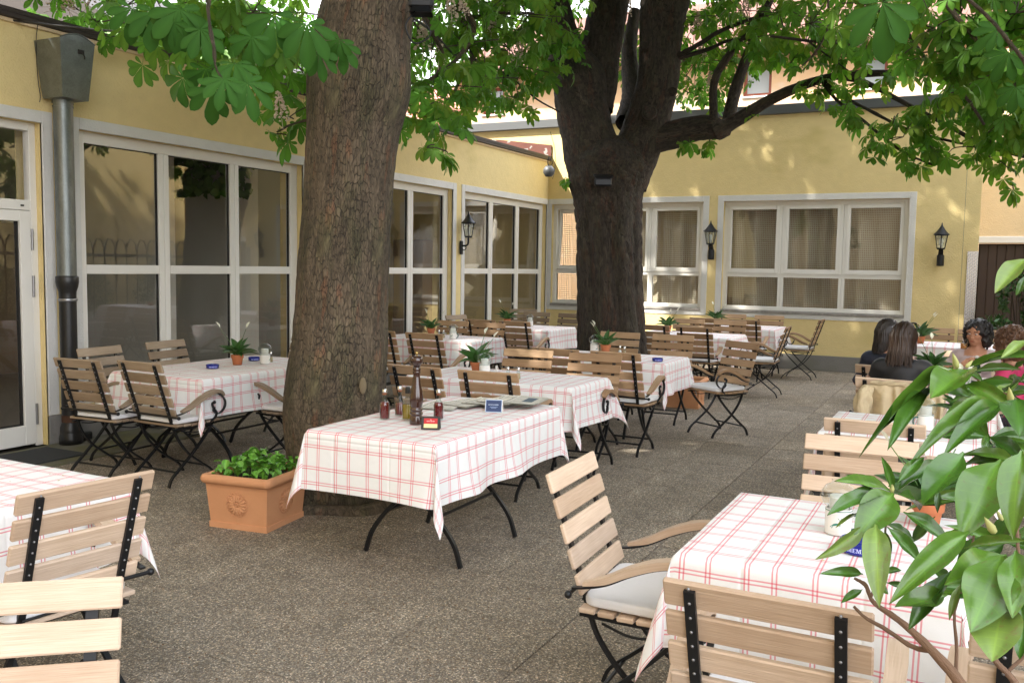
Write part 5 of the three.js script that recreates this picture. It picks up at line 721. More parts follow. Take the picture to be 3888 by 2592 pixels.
function cruet(x, z, liquid, fillTo, label, cap, s = 1) {
  const t = thing('cruet_bottle', label, 'bottle', [x, TY, z], 0, 'oil and vinegar bottles'); t.scale.setScalar(s);
  const prof = [[0, 0.004], [0.026, 0.003], [0.029, 0.008], [0.029, 0.08], [0.025, 0.093], [0.015, 0.105], [0.0125, 0.115], [0.0125, 0.145]];
  part('glass', lathe(prof, 12), M.bottleGlass, t); const inn = [[0, 0.009]]; for (const [r, y] of prof.slice(1)) if (y < fillTo) inn.push([r * 0.92, Math.max(0.009, y)]); inn.push([inn[inn.length - 1][0], fillTo], [0, fillTo]); part('liquid', lathe(inn, 12), liquid, t);
  if (cap) part('stopper', lathe([[0, 0.14], [0.0135, 0.14], [0.0135, 0.165], [0.011, 0.172], [0, 0.172]], 12), M.dark, t); else { part('cork', lathe([[0, 0.138], [0.0125, 0.138], [0.014, 0.15], [0, 0.15]], 12), std(lin(0.22, 0.08, 0.035), 0.8), t); part('pourer', lathe([[0.013, 0.15], [0.015, 0.152], [0.014, 0.168], [0.01, 0.172], [0, 0.172]], 12), M.chrome, t); }
}
M.vinegar = phys(lin(0.12, 0.006, 0.008), 0.08, { clearcoat: 1, clearcoatRoughness: 0.02 }); M.oil = phys(lin(0.5, 0.36, 0.02), 0.05, { transmission: 0.6, thickness: 0 });
cruet(-2.9, -4.15, M.vinegar, 0.1, 'red vinegar bottle nearest the trunk on the mill table'); cruet(-2.9, -4.3, M.vinegar, 0.075, 'half full red vinegar bottle behind the fuller one'); cruet(-2.78, -4.2, M.oil, 0.08, 'yellow oil bottle with black stopper just left of the mill', true, 1.08); cruet(-2.64, -4.3, M.vinegar, 0.1, 'red vinegar bottle behind the black card holder');
function tent(x, z, turn, w, h, front, back, label) { const t = thing('table_card', label, 'card', [x, TY, z], turn, 'tent cards on the mill table'); const a = 0.3; const f = part('front', chamfer(w, h, 0.003, 0.0008), back, t); f.position.set(0, h / 2 * Math.cos(a), h / 2 * Math.sin(a)); f.rotation.x = -a; const b = part('back', chamfer(w, h, 0.003, 0.0008), back, t); b.position.set(0, h / 2 * Math.cos(a), -h / 2 * Math.sin(a) - 0.002); b.rotation.x = a; const p = part('print', new THREE.PlaneGeometry(w * front.k, h * front.k).translate(0, 0, 0.0024), std(lin(1, 1, 1), 0.4, { map: front.t }), f); return t; }
const scribble = (g, x, y, n, s, seed) => { const r = rng(seed); for (let i = 0; i < n; i++) { g.fillRect(x + i * s, y, s * 0.25, s * 1.3); if (r() < 0.7) g.fillRect(x + i * s, y + s * 1.1 * r(), s * 0.75, s * 0.25); if (r() < 0.5) g.fillRect(x + i * s + s * 0.55, y, s * 0.22, s * 1.3); } };
tent(-2.52, -4.03, 0.42, 0.1, 0.07, { k: 0.72, t: canvasTex(128, 96, (g) => { g.fillStyle = '#b5121b'; g.fillRect(0, 0, 128, 56); g.fillStyle = '#e9d59a'; g.fillRect(0, 56, 128, 40); g.fillStyle = '#f3e6e0'; scribble(g, 26, 24, 10, 8, 4); g.fillStyle = '#f0c9c0'; g.fillRect(56, 12, 16, 5); }) }, std(lin(0.012, 0.012, 0.012), 0.4), 'black tent card holder with red and cream label before the mill');
tent(-2.5, -4.7, 0.35, 0.105, 0.08, { k: 0.95, t: canvasTex(128, 96, (g) => { g.fillStyle = '#9fb2cc'; g.fillRect(0, 0, 128, 96); g.fillStyle = '#1d3560'; g.fillRect(6, 6, 116, 84); g.fillStyle = '#d7dfea'; scribble(g, 24, 34, 11, 7, 9); g.fillStyle = '#8fa3c4'; g.fillRect(34, 54, 60, 3); g.fillRect(44, 62, 40, 3); }) }, std(lin(0.7, 0.66, 0.6), 0.7), 'dark blue tent card leaning before the newspapers');
{ const paper = s => canvasTex(256, 256, (g) => { const r = rng(s); g.fillStyle = '#cfccc0'; g.fillRect(0, 0, 256, 256); for (let c = 0; c < 4; c++) for (let y = 44; y < 250; y += 4) { g.fillStyle = 'rgba(60,60,60,' + (0.25 + 0.3 * r()) + ')'; g.fillRect(8 + c * 62, y, 40 + 14 * r(), 1.6); } g.fillStyle = ['#44586e', '#6d7350', '#51606c', '#74595a'][s % 4]; g.fillRect(70 + 40 * r(), 90 + 50 * r(), 110, 80); g.fillStyle = '#333'; scribble(g, 12, 12, 18, 12, s); });
  const mats = [1, 2, 3, 4, 5].map(s => std(lin(1, 1, 1), 0.85, { map: paper(s) }));
  [[-2.86, -4.72, 0.15, 'far left'], [-2.75, -4.84, -0.2], [-2.66, -4.92, 0.1], [-2.56, -4.97, -0.15], [-2.45, -5.0, 0.05]].forEach(([x, z, a], i) => {
    const t = thing('newspaper', ['folded newspaper next to the oil bottles', 'folded newspaper under two others, corner lifted', 'folded newspaper in the middle of the fan', 'folded newspaper lying above the middle ones', 'folded newspaper with a picture at the table edge, topmost'][i], 'newspaper', [x, TY + i * 0.007, z], a + Math.PI / 2, 'newspapers fanned on the mill table');
    for (let k = 0; k < 3; k++) { const g = new THREE.PlaneGeometry(0.3, 0.22, 10, 3).rotateX(-Math.PI / 2), p = g.attributes.position; for (let j = 0; j < p.count; j++) { const u = p.getX(j) / 0.15; p.setY(j, 0.003 + k * 0.004 + 0.004 * Math.cos(u * 2.2 + i) + 0.012 * Math.max(0, u - 0.4) * (i % 2)); } g.computeVertexNormals(); const o = part('page', g, mats[(i + k) % 5], t); o.rotation.y = (k - 1) * 0.02; }
    part('fold', tube([[-0.15, 0.008, -0.11], [0.15, 0.008, -0.11]], 0.006, 2, 6), std(lin(0.6, 0.56, 0.45), 0.9), t);
  }); }
// ---- clay planters
const basilG = bladeGeo(0.25, 0.45, 5, t => Math.pow(Math.sin(Math.PI * Math.pow(t, 0.8)), 0.75)); M.basil = phys(lin(0.13, 0.33, 0.035), 0.45, { transmission: 0.2, thickness: 0, vertexColors: true });
function planter(x, z, turn, label, basil) {
  const t = thing('clay_planter', label, 'planter', [x, 0, z], turn), b = 0.205, u = 0.225, h = 0.285, sq = (y, w) => [[-w, y, -w], [w, y, -w], [w, y, w], [-w, y, w]], P = [], q = (a, c, d, e) => P.push(...a, ...c, ...d, ...a, ...d, ...e);
  const rings = [sq(0, b), sq(0.035, b), sq(0.036, b - 0.006), sq(h, u - 0.006)]; for (let k = 0; k < 3; k++) for (let i = 0; i < 4; i++) q(rings[k][i], rings[k][(i + 1) % 4], rings[k + 1][(i + 1) % 4], rings[k + 1][i]); q(...rings[0]);
  const g = new THREE.BufferGeometry(); g.setAttribute('position', new THREE.Float32BufferAttribute(P, 3)); g.computeVertexNormals(); part('body', uvBox(g), M.terra, t);
  const rim = []; for (let i = 0; i < 4; i++) { const m = new THREE.CapsuleGeometry(0.03, 0.43, 6, 10).rotateZ(Math.PI / 2).translate(0, h + 0.018, 0.222).rotateY(i * Math.PI / 2); rim.push(m); } part('rim', rim.map(m => uvBox(m)), M.terra, t);
  part('soil', new THREE.PlaneGeometry(0.42, 0.42).rotateX(-Math.PI / 2).translate(0, h, 0), M.soil, t);
  for (let i = 0; i < 2; i++) { const L = [], tilt = 0.06; L.push(new THREE.TorusGeometry(0.012, 0.004, 6, 16)); for (let k = 0; k < 16; k++) { const a = k / 16 * 6.283; L.push(new THREE.SphereGeometry(1, 8, 6).scale(0.026, 0.009, 0.007).translate(0.04, 0, 0).rotateZ(a), new THREE.TorusGeometry(0.011, 0.0028, 5, 10, Math.PI).rotateZ(-Math.PI / 2).translate(0.066, 0, 0).rotateZ(a)); } const ro = part('rosette', L.map(m => uvBox(m.rotateX(tilt).translate(0, 0.155, 0.211))), M.terra, t); ro.rotation.y = i * Math.PI / 2; }
  if (basil) { const r = rng(8); for (let i = 0; i < 230; i++) { const o = part('leaf', basilG, M.basil, t), x2 = (r() * 2 - 1) * 0.2, z2 = (r() * 2 - 1) * 0.2, k = 1 - Math.max(Math.abs(x2), Math.abs(z2)) / 0.22; o.position.set(x2, h + 0.015 + (0.04 + 0.12 * r()) * Math.sqrt(Math.max(0.08, k)) + 0.025 * r(), z2); o.rotation.set((r() - 0.35) * 1.3, r() * 6.28, (r() - 0.5) * 0.7, 'YXZ'); const s = 0.038 + 0.03 * r(); o.scale.set(s * 0.72, s, s); } const st = []; for (let i = 0; i < 40; i++) { const a = (r() * 2 - 1) * 0.17, c = (r() * 2 - 1) * 0.17; st.push(tube([[a, h, c], [a * 1.05, h + 0.09, c * 1.05]], 0.002, 2, 4)); } part('stems', st, M.lily2, t, 'stuff'); }
}
planter(-3.93, -4.25, 0.14, 'square terracotta planter of green basil beside the thick trunk', true);
planter(-3.0, -10.45, 0.1, 'terracotta planter standing on the paving behind the blue ashtray table', false);
// ---- small black boxes on the trees, exit sign behind the fanlight
{ const p = [-3.303,3.319,-5.121], t = thing('tree_spotlight', 'black spotlight box fixed high on the thick trunk', 'spotlight', p, 0.5); part('housing', chamfer(0.16, 0.1, 0.12, 0.02), M.iron, t); part('hood', lathe([[0.05, 0], [0.1, -0.07], [0.102, -0.075]], 4).rotateY(0.78), M.iron, t); part('cable_loop', tube([[-0.04, -0.05, 0], [-0.1, -0.16, 0.02], [-0.04, -0.26, 0], [0.06, -0.2, 0], [0.02, -0.12, 0.02]], 0.006, 30, 5), M.iron, t);
  const b = thing('tree_floodlight', 'small black floodlight on the fork of the dark trunk', 'spotlight', [-3.876,2.604,-9.885], 0.45); part('housing', chamfer(0.2, 0.1, 0.1, 0.015), M.iron, b); part('visor', chamfer(0.22, 0.015, 0.14, 0.004).rotateX(0.3).translate(0, 0.06, 0.04), M.iron, b);
  const e = thing('exit_sign', 'green emergency exit sign behind the fanlight of the glass door', 'sign', [XL - 0.6, 2.22, -4.9], Math.PI / 2); part('housing', chamfer(0.34, 0.2, 0.04, 0.006), std(lin(0.3, 0.3, 0.3), 0.6), e);
  part('face', new THREE.PlaneGeometry(0.32, 0.18).translate(0, 0, 0.0215), std(lin(1, 1, 1), 0.5, { map: canvasTex(128, 72, (g) => { g.fillStyle = '#0b6b3a'; g.fillRect(0, 0, 128, 72); g.fillStyle = '#d8e8dc'; g.fillRect(92, 14, 20, 46); g.fillRect(54, 32, 26, 6); g.beginPath(); g.moveTo(80, 24); g.lineTo(90, 35); g.lineTo(80, 46); g.fill(); g.beginPath(); g.arc(34, 16, 6, 0, 7); g.fill(); g.lineWidth = 6; g.strokeStyle = '#d8e8dc'; for (const [a, b2, c, d] of [[32, 24, 28, 42], [28, 42, 40, 50], [40, 50, 38, 62], [28, 42, 16, 54], [30, 28, 44, 34], [30, 28, 18, 34]]) { g.beginPath(); g.moveTo(a, b2); g.lineTo(c, d); g.stroke(); } }) }), e); }
// ---------------------------------------------------------------- rhododendron at the right edge
{ const t = thing('rhododendron', 'rhododendron with long glossy leaves leaning over the lettered ashtray table', 'shrub');
  const veins = tex(128, 256, (u, v) => { const s = Math.abs(u - 0.5) * 2, b = Math.abs(((v * 9 - s * 1.2) % 1 + 1) % 1 - 0.5); const sp = step(0.66, 0.72, fbm(u, v, 7, 12, 23, 3)) * 0.22; return [0.8 + 0.22 * fbm(u, v, 8, 8, 3, 3) + 0.16 * (b < 0.06 ? 1 : 0) + (s < 0.05 ? 0.35 : 0) + sp, 0.8 + 0.22 * fbm(u, v, 8, 8, 3, 3) + 0.16 * (b < 0.06 ? 1 : 0) + (s < 0.05 ? 0.3 : 0) - sp, 0.9]; });
  const mk = (r, g, b, k = 0.3) => phys(lin(r, g, b), k, { vertexColors: true, map: veins }), mats = [mk(0.05, 0.13, 0.014, 0.24), mk(0.075, 0.165, 0.018, 0.24), mk(0.04, 0.105, 0.013, 0.26), mk(0.15, 0.235, 0.045, 0.34)], bud = std(lin(0.42, 0.42, 0.15), 0.6), r = rng(41);
  const geo = [0.12, 0.25, 0.02, 0.38, -0.08].map((a, vi) => { const g = bladeGeo(a, 0.22, 14, q => q < 0.07 ? 0.07 : Math.max(0.02, Math.pow(Math.sin(Math.PI * Math.pow(Math.min(1, (q - 0.05) / 0.95), 0.9)), 0.85))); const uv = g.attributes.uv; const p = g.attributes.position; for (let i = 0; i < uv.count; i++) { uv.setX(i, 0.5 + 0.5 * uv.getX(i)); const z = p.getZ(i), x = p.getX(i); p.setY(i, p.getY(i) + x * 0.5 * (z - 0.5) * (vi - 2) * 0.5 + 0.03 * Math.abs(x) * Math.sin(z * 17 + vi)); p.setX(i, x + 0.06 * (vi - 2) * 0.5 * z * z * 0.6); } g.computeVertexNormals(); return g; });
  const leaf = (a, b, wf, m, roll = 0) => { const A = V(a), B = V(b), ax = B.clone().sub(A), L = ax.length(), mid = A.clone().add(B).multiplyScalar(0.5), n = new THREE.Vector3(0, 1.62, 0).sub(mid).normalize(); n.y += 0.75; n.applyAxisAngle(ax.clone().normalize(), roll + (r() - 0.5) * 0.5); const o = part('leaf', geo[Math.floor(r() * 5)], mats[m], t), M4 = orient(ax, n); M4.scale(new THREE.Vector3(L * wf * 0.8, L, L)); M4.setPosition(A); M4.decompose(o.position, o.quaternion, o.scale); };
  for (const [a, b, w, m, ro] of [
    [[-0.116,1.203,-1.838], [-0.139,1.271,-1.832], .3, 0], [[-0.119,1.205,-1.837], [-0.208,1.239,-1.727], .26, 1], [[-0.121,1.199,-1.869], [-0.202,1.230,-1.831], .2, 2], [[-0.120,1.208,-1.814], [-0.212,1.188,-1.675], .3, 0], [[-0.113,1.212,-1.795], [-0.150,1.178,-1.683], .68, 1], [[-0.114,1.208,-1.907], [-0.068,1.265,-1.958], .34, 0], [[-0.115,1.190,-1.905], [-0.051,1.228,-2.020], .28, 2], [[-0.110,1.192,-1.874], [-0.059,1.166,-1.954], .35, 2],
    [[-0.134,1.170,-1.713], [-0.118,1.108,-1.580], .4, 3, .2], [[-0.152,1.163,-1.726], [-0.210,1.112,-1.646], .3, 3, -.9], [[-0.116,1.166,-1.722], [-0.057,1.110,-1.724], .42, 0], [[-0.094,1.182,-1.780], [-0.004,1.145,-1.777], .42, 0], [[-0.123,1.155,-1.785], [-0.073,1.117,-1.829], .4, 2], [[-0.121,1.155,-1.741], [-0.110,1.099,-1.719], .35, 2], [[-0.162,1.178,-1.767], [-0.203,1.157,-1.722], .12, 3],
    [[-0.150,1.081,-1.697], [-0.203,1.096,-1.649], .34, 0], [[-0.149,1.054,-1.695], [-0.180,1.037,-1.655], .36, 0], [[-0.116,1.083,-1.714], [-0.086,1.090,-1.753], .34, 0], [[-0.132,1.074,-1.683], [-0.104,1.068,-1.651], .55, 1], [[-0.113,1.067,-1.714], [-0.061,1.053,-1.739], .25, 2],
    [[0.015,1.189,-1.678], [-0.077,1.132,-1.536], .3, 1], [[0.059,1.293,-1.800], [0.006,1.212,-1.653], .58, 1], [[0.085,1.329,-1.704], [0.065,1.238,-1.596], .46, 1], [[0.072,1.157,-1.682], [-0.008,1.144,-1.550], .42, 1], [[0.062,1.167,-1.632], [0.028,1.094,-1.496], .62, 1], [[0.081,1.183,-1.621], [0.079,1.114,-1.523], .5, 1], [[-0.009,1.110,-1.704], [-0.066,1.040,-1.600], .3, 2], [[-0.013,1.075,-1.676], [-0.093,1.063,-1.589], .42, 1], [[0.008,1.090,-1.710], [-0.011,1.038,-1.673], .25, 3], [[0.066,1.102,-1.584], [0.052,1.059,-1.482], .85, 3, .1], [[0.008,1.154,-1.694], [0.096,1.193,-1.652], .3, 1], [[-0.000,1.285,-1.882], [-0.061,1.197,-1.753], .46, 0], [[-0.040,1.212,-1.877], [-0.039,1.170,-1.851], .3, 2], [[0.008,1.242,-1.882], [-0.030,1.227,-1.861], .4, 2], [[0.036,1.159,-1.776], [-0.005,1.107,-1.750], .4, 2], [[0.089,1.201,-1.807], [0.047,1.138,-1.802], .5, 2], [[0.101,1.150,-1.695], [0.106,1.097,-1.648], .5, 0], [[-0.043,1.154,-1.893], [-0.086,1.099,-1.889], .4, 2], [[-0.047,1.074,-1.839], [0.005,1.021,-1.882], .35, 2], [[0.061,1.064,-1.724], [0.020,1.022,-1.755], .4, 2], [[0.091,1.083,-1.684], [0.107,1.027,-1.642], .5, 2], [[0.097,1.055,-1.640], [0.093,1.016,-1.589], .4, 0],
    [[-0.031,1.410,-2.238], [-0.175,1.334,-1.978], .11, 1], [[0.005,1.410,-2.234], [-0.064,1.381,-2.061], .5, 1], [[-0.059,1.371,-2.198], [-0.139,1.310,-1.983], .2, 0], [[-0.069,1.371,-2.215], [-0.163,1.301,-2.026], .14, 2], [[-0.010,1.381,-2.179], [0.074,1.370,-2.085], .36, 1], [[0.008,1.398,-2.291], [0.099,1.417,-2.226], .3, 2], [[0.008,1.405,-2.325], [0.104,1.474,-2.234], .22, 0], [[-0.000,1.408,-2.299], [0.087,1.456,-2.257], .16, 1], [[0.071,1.359,-2.263], [0.106,1.396,-2.194], .35, 0], [[0.109,1.483,-2.181], [0.061,1.456,-2.109], .3, 3], [[0.015,1.347,-2.211], [-0.046,1.366,-2.136], .42, 2], [[0.062,1.349,-2.144], [-0.081,1.325,-1.912], .18, 1], [[0.062,1.349,-2.122], [-0.016,1.325,-1.945], .3, 0], [[0.088,1.368,-2.092], [0.097,1.334,-1.981], .75, 2], [[0.019,1.344,-2.235], [-0.032,1.331,-2.185], .3, 3], [[0.083,1.352,-2.201], [0.052,1.324,-2.182], .4, 2], [[-0.012,1.404,-2.270], [0.029,1.384,-2.244], .4, 2], [[0.083,1.401,-2.295], [0.111,1.430,-2.267], .35, 0], [[0.075,1.361,-2.153], [0.106,1.382,-2.103], .36, 1],
    [[0.098,1.654,-2.192], [0.040,1.603,-2.112], .5, 3], [[0.100,1.621,-2.189], [0.080,1.576,-2.175], .4, 2]]) leaf(a, b, w, m, ro || 0);
  for (const c of [[0.023,1.158,-2.051], [0.079,1.112,-1.929], [0.050,1.251,-2.298], [0.103,1.224,-2.154], [0.025,1.326,-2.405], [0.104,1.371,-2.393], [0.091,1.059,-1.794]]) for (let i = 0; i < 9; i++) { const a = i / 9 * 6.28 + r(), L = 0.1 + 0.05 * r(), tilt = (r() - 0.35) * 0.9; leaf(c, [c[0] + Math.cos(a) * L, c[1] + tilt * L * 0.8 - 0.02, c[2] + Math.sin(a) * L], 0.27 + 0.08 * r(), Math.floor(r() * 3.3)); }
  // more whorls to the right of the view
  for (let k = 0; k < 9; k++) { const c = [0.42 + r() * 0.5, 0.7 + r() * 0.75, -1.1 - r() * 0.8], n = 9; for (let i = 0; i < n; i++) { const a = i / n * 6.28 + r(), L = 0.11 + 0.04 * r(); leaf(c, [c[0] + Math.cos(a) * L, c[1] - 0.03 + 0.05 * r(), c[2] + Math.sin(a) * L], 0.34, Math.floor(r() * 3)); } part('twig', limb([[0.75, 0.25, -1.35, 0.012], [mix(0.7, c[0], 0.6), 0.2 + c[1] * 0.5, -1.4, 0.009], [...c, 0.005]], 6, 0.06), M.rtwig || (M.rtwig = std(lin(0.22, 0.13, 0.08), 0.9, { bumpMap: tex(64, 64, (u, v) => fbm(u, v, 6, 6, 4, 3), { linear: true, rx: 6, ry: 6 }), bumpScale: 0.003 })), t); }
  for (const [a, b, s] of [[[-0.023,1.410,-2.220], [-0.034,1.447,-2.195], .012], [[-0.007,1.412,-2.228], [0.007,1.430,-2.237], .008], [[0.081,1.355,-2.110], [0.074,1.392,-2.087], .012], [[-0.119,1.202,-1.837], [-0.118,1.224,-1.839], .008], [[0.053,1.191,-1.675], [0.035,1.219,-1.669], .012], [[0.065,1.199,-1.738], [0.053,1.219,-1.734], .007]]) { const A = V(a), B = V(b), L = A.distanceTo(B), g = lathe([[0, 0], [s * 0.45, L * 0.1], [s * 0.6, L * 0.35], [s * 0.3, L * 0.75], [0, L]], 10), o = part('bud', g, bud, t); o.position.copy(A); o.quaternion.setFromUnitVectors(new THREE.Vector3(0, 1, 0), B.sub(A).normalize()); }
  const br = n => part('branch', limb(n, 10, 0.03, relief(61, 0.0012, 8, 90)), M.rtwig, t);
  br([[-0.166,1.067,-1.710,0.003], [-0.146,1.058,-1.708,0.004], [-0.132,1.033,-1.701,0.004], [-0.090,1.010,-1.698,0.006], [-0.036,0.968,-1.699,0.008], [0.012,0.924,-1.686,0.010], [0.059,0.865,-1.648,0.011], [0.62, 0.02, -1.3, 0.03]]); br([[-0.166,1.009,-1.727,0.003], [-0.147,0.993,-1.724,0.003], [-0.115,0.979,-1.728,0.004], [-0.062,0.952,-1.729,0.005], [-0.031,0.965,-1.701,0.006]]); br([[0.047,1.044,-1.568,0.005], [0.063,1.013,-1.573,0.005], [0.078,0.997,-1.580,0.005], [0.100,0.965,-1.588,0.006], [0.66, 0.02, -1.15, 0.02]]); br([[0.078,0.999,-1.580,0.003], [0.097,1.020,-1.592,0.003], [0.111,1.036,-1.600,0.002]]);
  br([[0.007,0.934,-1.695,0.004], [0.005,0.976,-1.721,0.003], [-0.001,1.025,-1.745,0.003], [0.016,1.103,-1.738,0.003], [0.022,1.170,-1.725,0.002]]); br([[-0.135,1.041,-1.701,0.003], [-0.122,1.105,-1.747,0.002], [-0.121,1.160,-1.764,0.002], [-0.116,1.202,-1.838,0.002]]); br([[0.096,1.107,-1.689,0.004], [0.087,1.173,-1.713,0.003], [0.086,1.219,-1.751,0.003]]); br([[0.7, 0.05, -1.5, 0.02], [0.160,1.005,-2.050,0.006], [0.102,1.343,-2.221,0.002], [0.042,1.369,-2.249,0.002], [-0.012,1.406,-2.270,0.002]]);
}
// ---------------------------------------------------------------- fallen blossom on tables and paving
{ const r = rng(91), g = new THREE.TetrahedronGeometry(0.006, 0).scale(1, 0.35, 1), n = 3200, im = new THREE.InstancedMesh(g, std(lin(0.6, 0.48, 0.3), 0.9), n), rects = Object.values(TB);
  for (let i = 0; i < n; i++) { let x, y, z; if (i < 170) { const q = rects[i % rects.length]; x = mix(q[0], q[1], 0.06 + 0.88 * r()); z = mix(q[2], q[3], 0.06 + 0.88 * r()); y = TY + 0.002; } else { if (i < 1400) { x = -6.5 + r() * 7; z = -12 + r() * 11; } else { const q = [[-2.35, -3.1], [-3.3, -4.4], [-2.9, -3.6], [-1.2, -7.5], [-4.4, -6.6], [-5.9, -4.1], [-1.9, -5.2]][i % 7], k = Math.sqrt(-2 * Math.log(r() + 1e-4)) * 0.42, a2 = r() * 6.28; x = q[0] + Math.cos(a2) * k * 1.3; z = q[1] + Math.sin(a2) * k; } y = 0.003; } const m = new THREE.Matrix4().makeRotationY(r() * 6); const s = 0.5 + 0.8 * r(); m.scale(new THREE.Vector3(s, s, s)); m.setPosition(x, y, z); im.setMatrixAt(i, m); im.setColorAt(i, (i >= 170 && r() < 0.72) || r() < 0.2 ? lin(0.28, 0.16, 0.09) : lin(1, 1, 1)); }
  im.name = 'fallen_blossom'; im.userData = { kind: 'stuff', label: 'pale chestnut petals scattered on cloths and paving', category: 'petals' }; scene.add(im); }
// ---------------------------------------------------------------- the four women
// surface of tapered capsules joined smoothly; bone: {a,b,ra,rb,tag,k} or ellipsoid {e:[x,y,z],r:[..],tag}
function sdBone(b, x, y, z) {
  if (b.e) { const px = (x - b.e[0]) / b.r[0], py = (y - b.e[1]) / b.r[1], pz = (z - b.e[2]) / b.r[2], l = Math.hypot(px, py, pz); return (l - 1) * Math.min(b.r[0], b.r[1], b.r[2]) * (b.s || 1); }
  const ax = b.a[0], ay = b.a[1], az = b.a[2], bx = b.b[0] - ax, by = b.b[1] - ay, bz = b.b[2] - az, t = clamp(((x - ax) * bx + (y - ay) * by + (z - az) * bz) / (bx * bx + by * by + bz * bz), 0, 1);
  const f = b.f || [1, 1, 1]; return Math.hypot((x - ax - bx * t) / f[0], (y - ay - by * t) / f[1], (z - az - bz * t) / f[2]) - mix(b.ra, b.rb, t);
}
function march(bones, center, half, cell, color, kk, noise) {
  const N = Math.ceil(2 * half / cell) + 4, mc = new MarchingCubes(N, new THREE.MeshBasicMaterial(), false, false, 260000); mc.isolation = 0; const F = mc.field, hs = N / 2, scale = half * (1 + 4 * cell / (2 * half));
  const val = (x, y, z) => { let d = 1;
    for (const b of bones) { if (b.cut) continue; const q = sdBone(b, x, y, z), K = b.k || kk, h = Math.max(K - Math.abs(d - q), 0) / K; d = Math.min(d, q) - h * h * K * 0.25; }
    for (const b of bones) if (b.cut) { const q = -sdBone(b, x, y, z), K = b.k || 0.006, h = Math.max(K - Math.abs(d - q), 0) / K; d = Math.max(d, q) + h * h * K * 0.25; }
    return noise ? d + noise(x, y, z) : d; };
  const st = scale / hs, at = (i, c) => center[c] + (i - hs) * st, W4 = 6, far = W4 * st * 1.05 + kk * 0.35 + 0.004; // whole blocks away from the surface are filled at once
  for (let K = 0; K < N; K += W4) for (let J = 0; J < N; J += W4) for (let I = 0; I < N; I += W4) {
    const m = val(at(I + W4 / 2, 0), at(J + W4 / 2, 1), at(K + W4 / 2, 2)), skip = Math.abs(m) > far;
    for (let k = K; k < Math.min(N, K + W4); k++) for (let j = J; j < Math.min(N, J + W4); j++) for (let i = I; i < Math.min(N, I + W4); i++) F[k * N * N + j * N + i] = -(skip ? m : val(at(i, 0), at(j, 1), at(k, 2)));
  }
  mc.update(); const n = mc.count, pos = new Float32Array(n * 3), col = new Float32Array(n * 3);
  for (let v = 0; v < n; v++) { const x = center[0] + mc.positionArray[v * 3] * scale, y = center[1] + mc.positionArray[v * 3 + 1] * scale, z = center[2] + mc.positionArray[v * 3 + 2] * scale; pos.set([x, y, z], v * 3); let best = 9, bb = null; if (color) { for (const b of bones) { if (b.cut) continue; const q = sdBone(b, x, y, z); if (q < best) { best = q; bb = b; } } col.set(color(bb, x, y, z), v * 3); } else col.set([1, 1, 1], v * 3); }
  const g = new THREE.BufferGeometry(); g.setAttribute('position', new THREE.BufferAttribute(pos, 3)); g.setAttribute('normal', new THREE.BufferAttribute(mc.normalArray.slice(0, n * 3), 3)); g.setAttribute('color', new THREE.BufferAttribute(col, 3)); g.setAttribute('uv', new THREE.BufferAttribute(new Float32Array(n * 2), 2));
  if (!color) g.deleteAttribute('color');
  const P = g.attributes.position; for (let v = 0; v < n; v++) { g.attributes.uv.setXY(v, P.getX(v), P.getY(v)); }
  return g;
}
const shapeCache = {};
function recolour(g, map) { g = g.clone(); const c = g.attributes.color.clone(); for (let i = 0; i < c.count; i++) { const q = map(c.getX(i), c.getY(i), c.getZ(i)); if (q) c.setXYZ(i, ...q); } g.setAttribute('color', c); return g; }
function headGeo(skin, brow) { // placeholder colours: 2 skin, 3 lips, 4 brows, 5 lids
  const g = shapeCache.head || (shapeCache.head = headShape([2, 2, 2], [4, 4, 4])); return recolour(g, a => a === 2 ? skin : a === 3 ? [skin[0] * 0.72, skin[1] * 0.42, skin[2] * 0.42] : a === 4 ? brow : a === 5 ? skin.map(q => q * 0.7) : null);
}
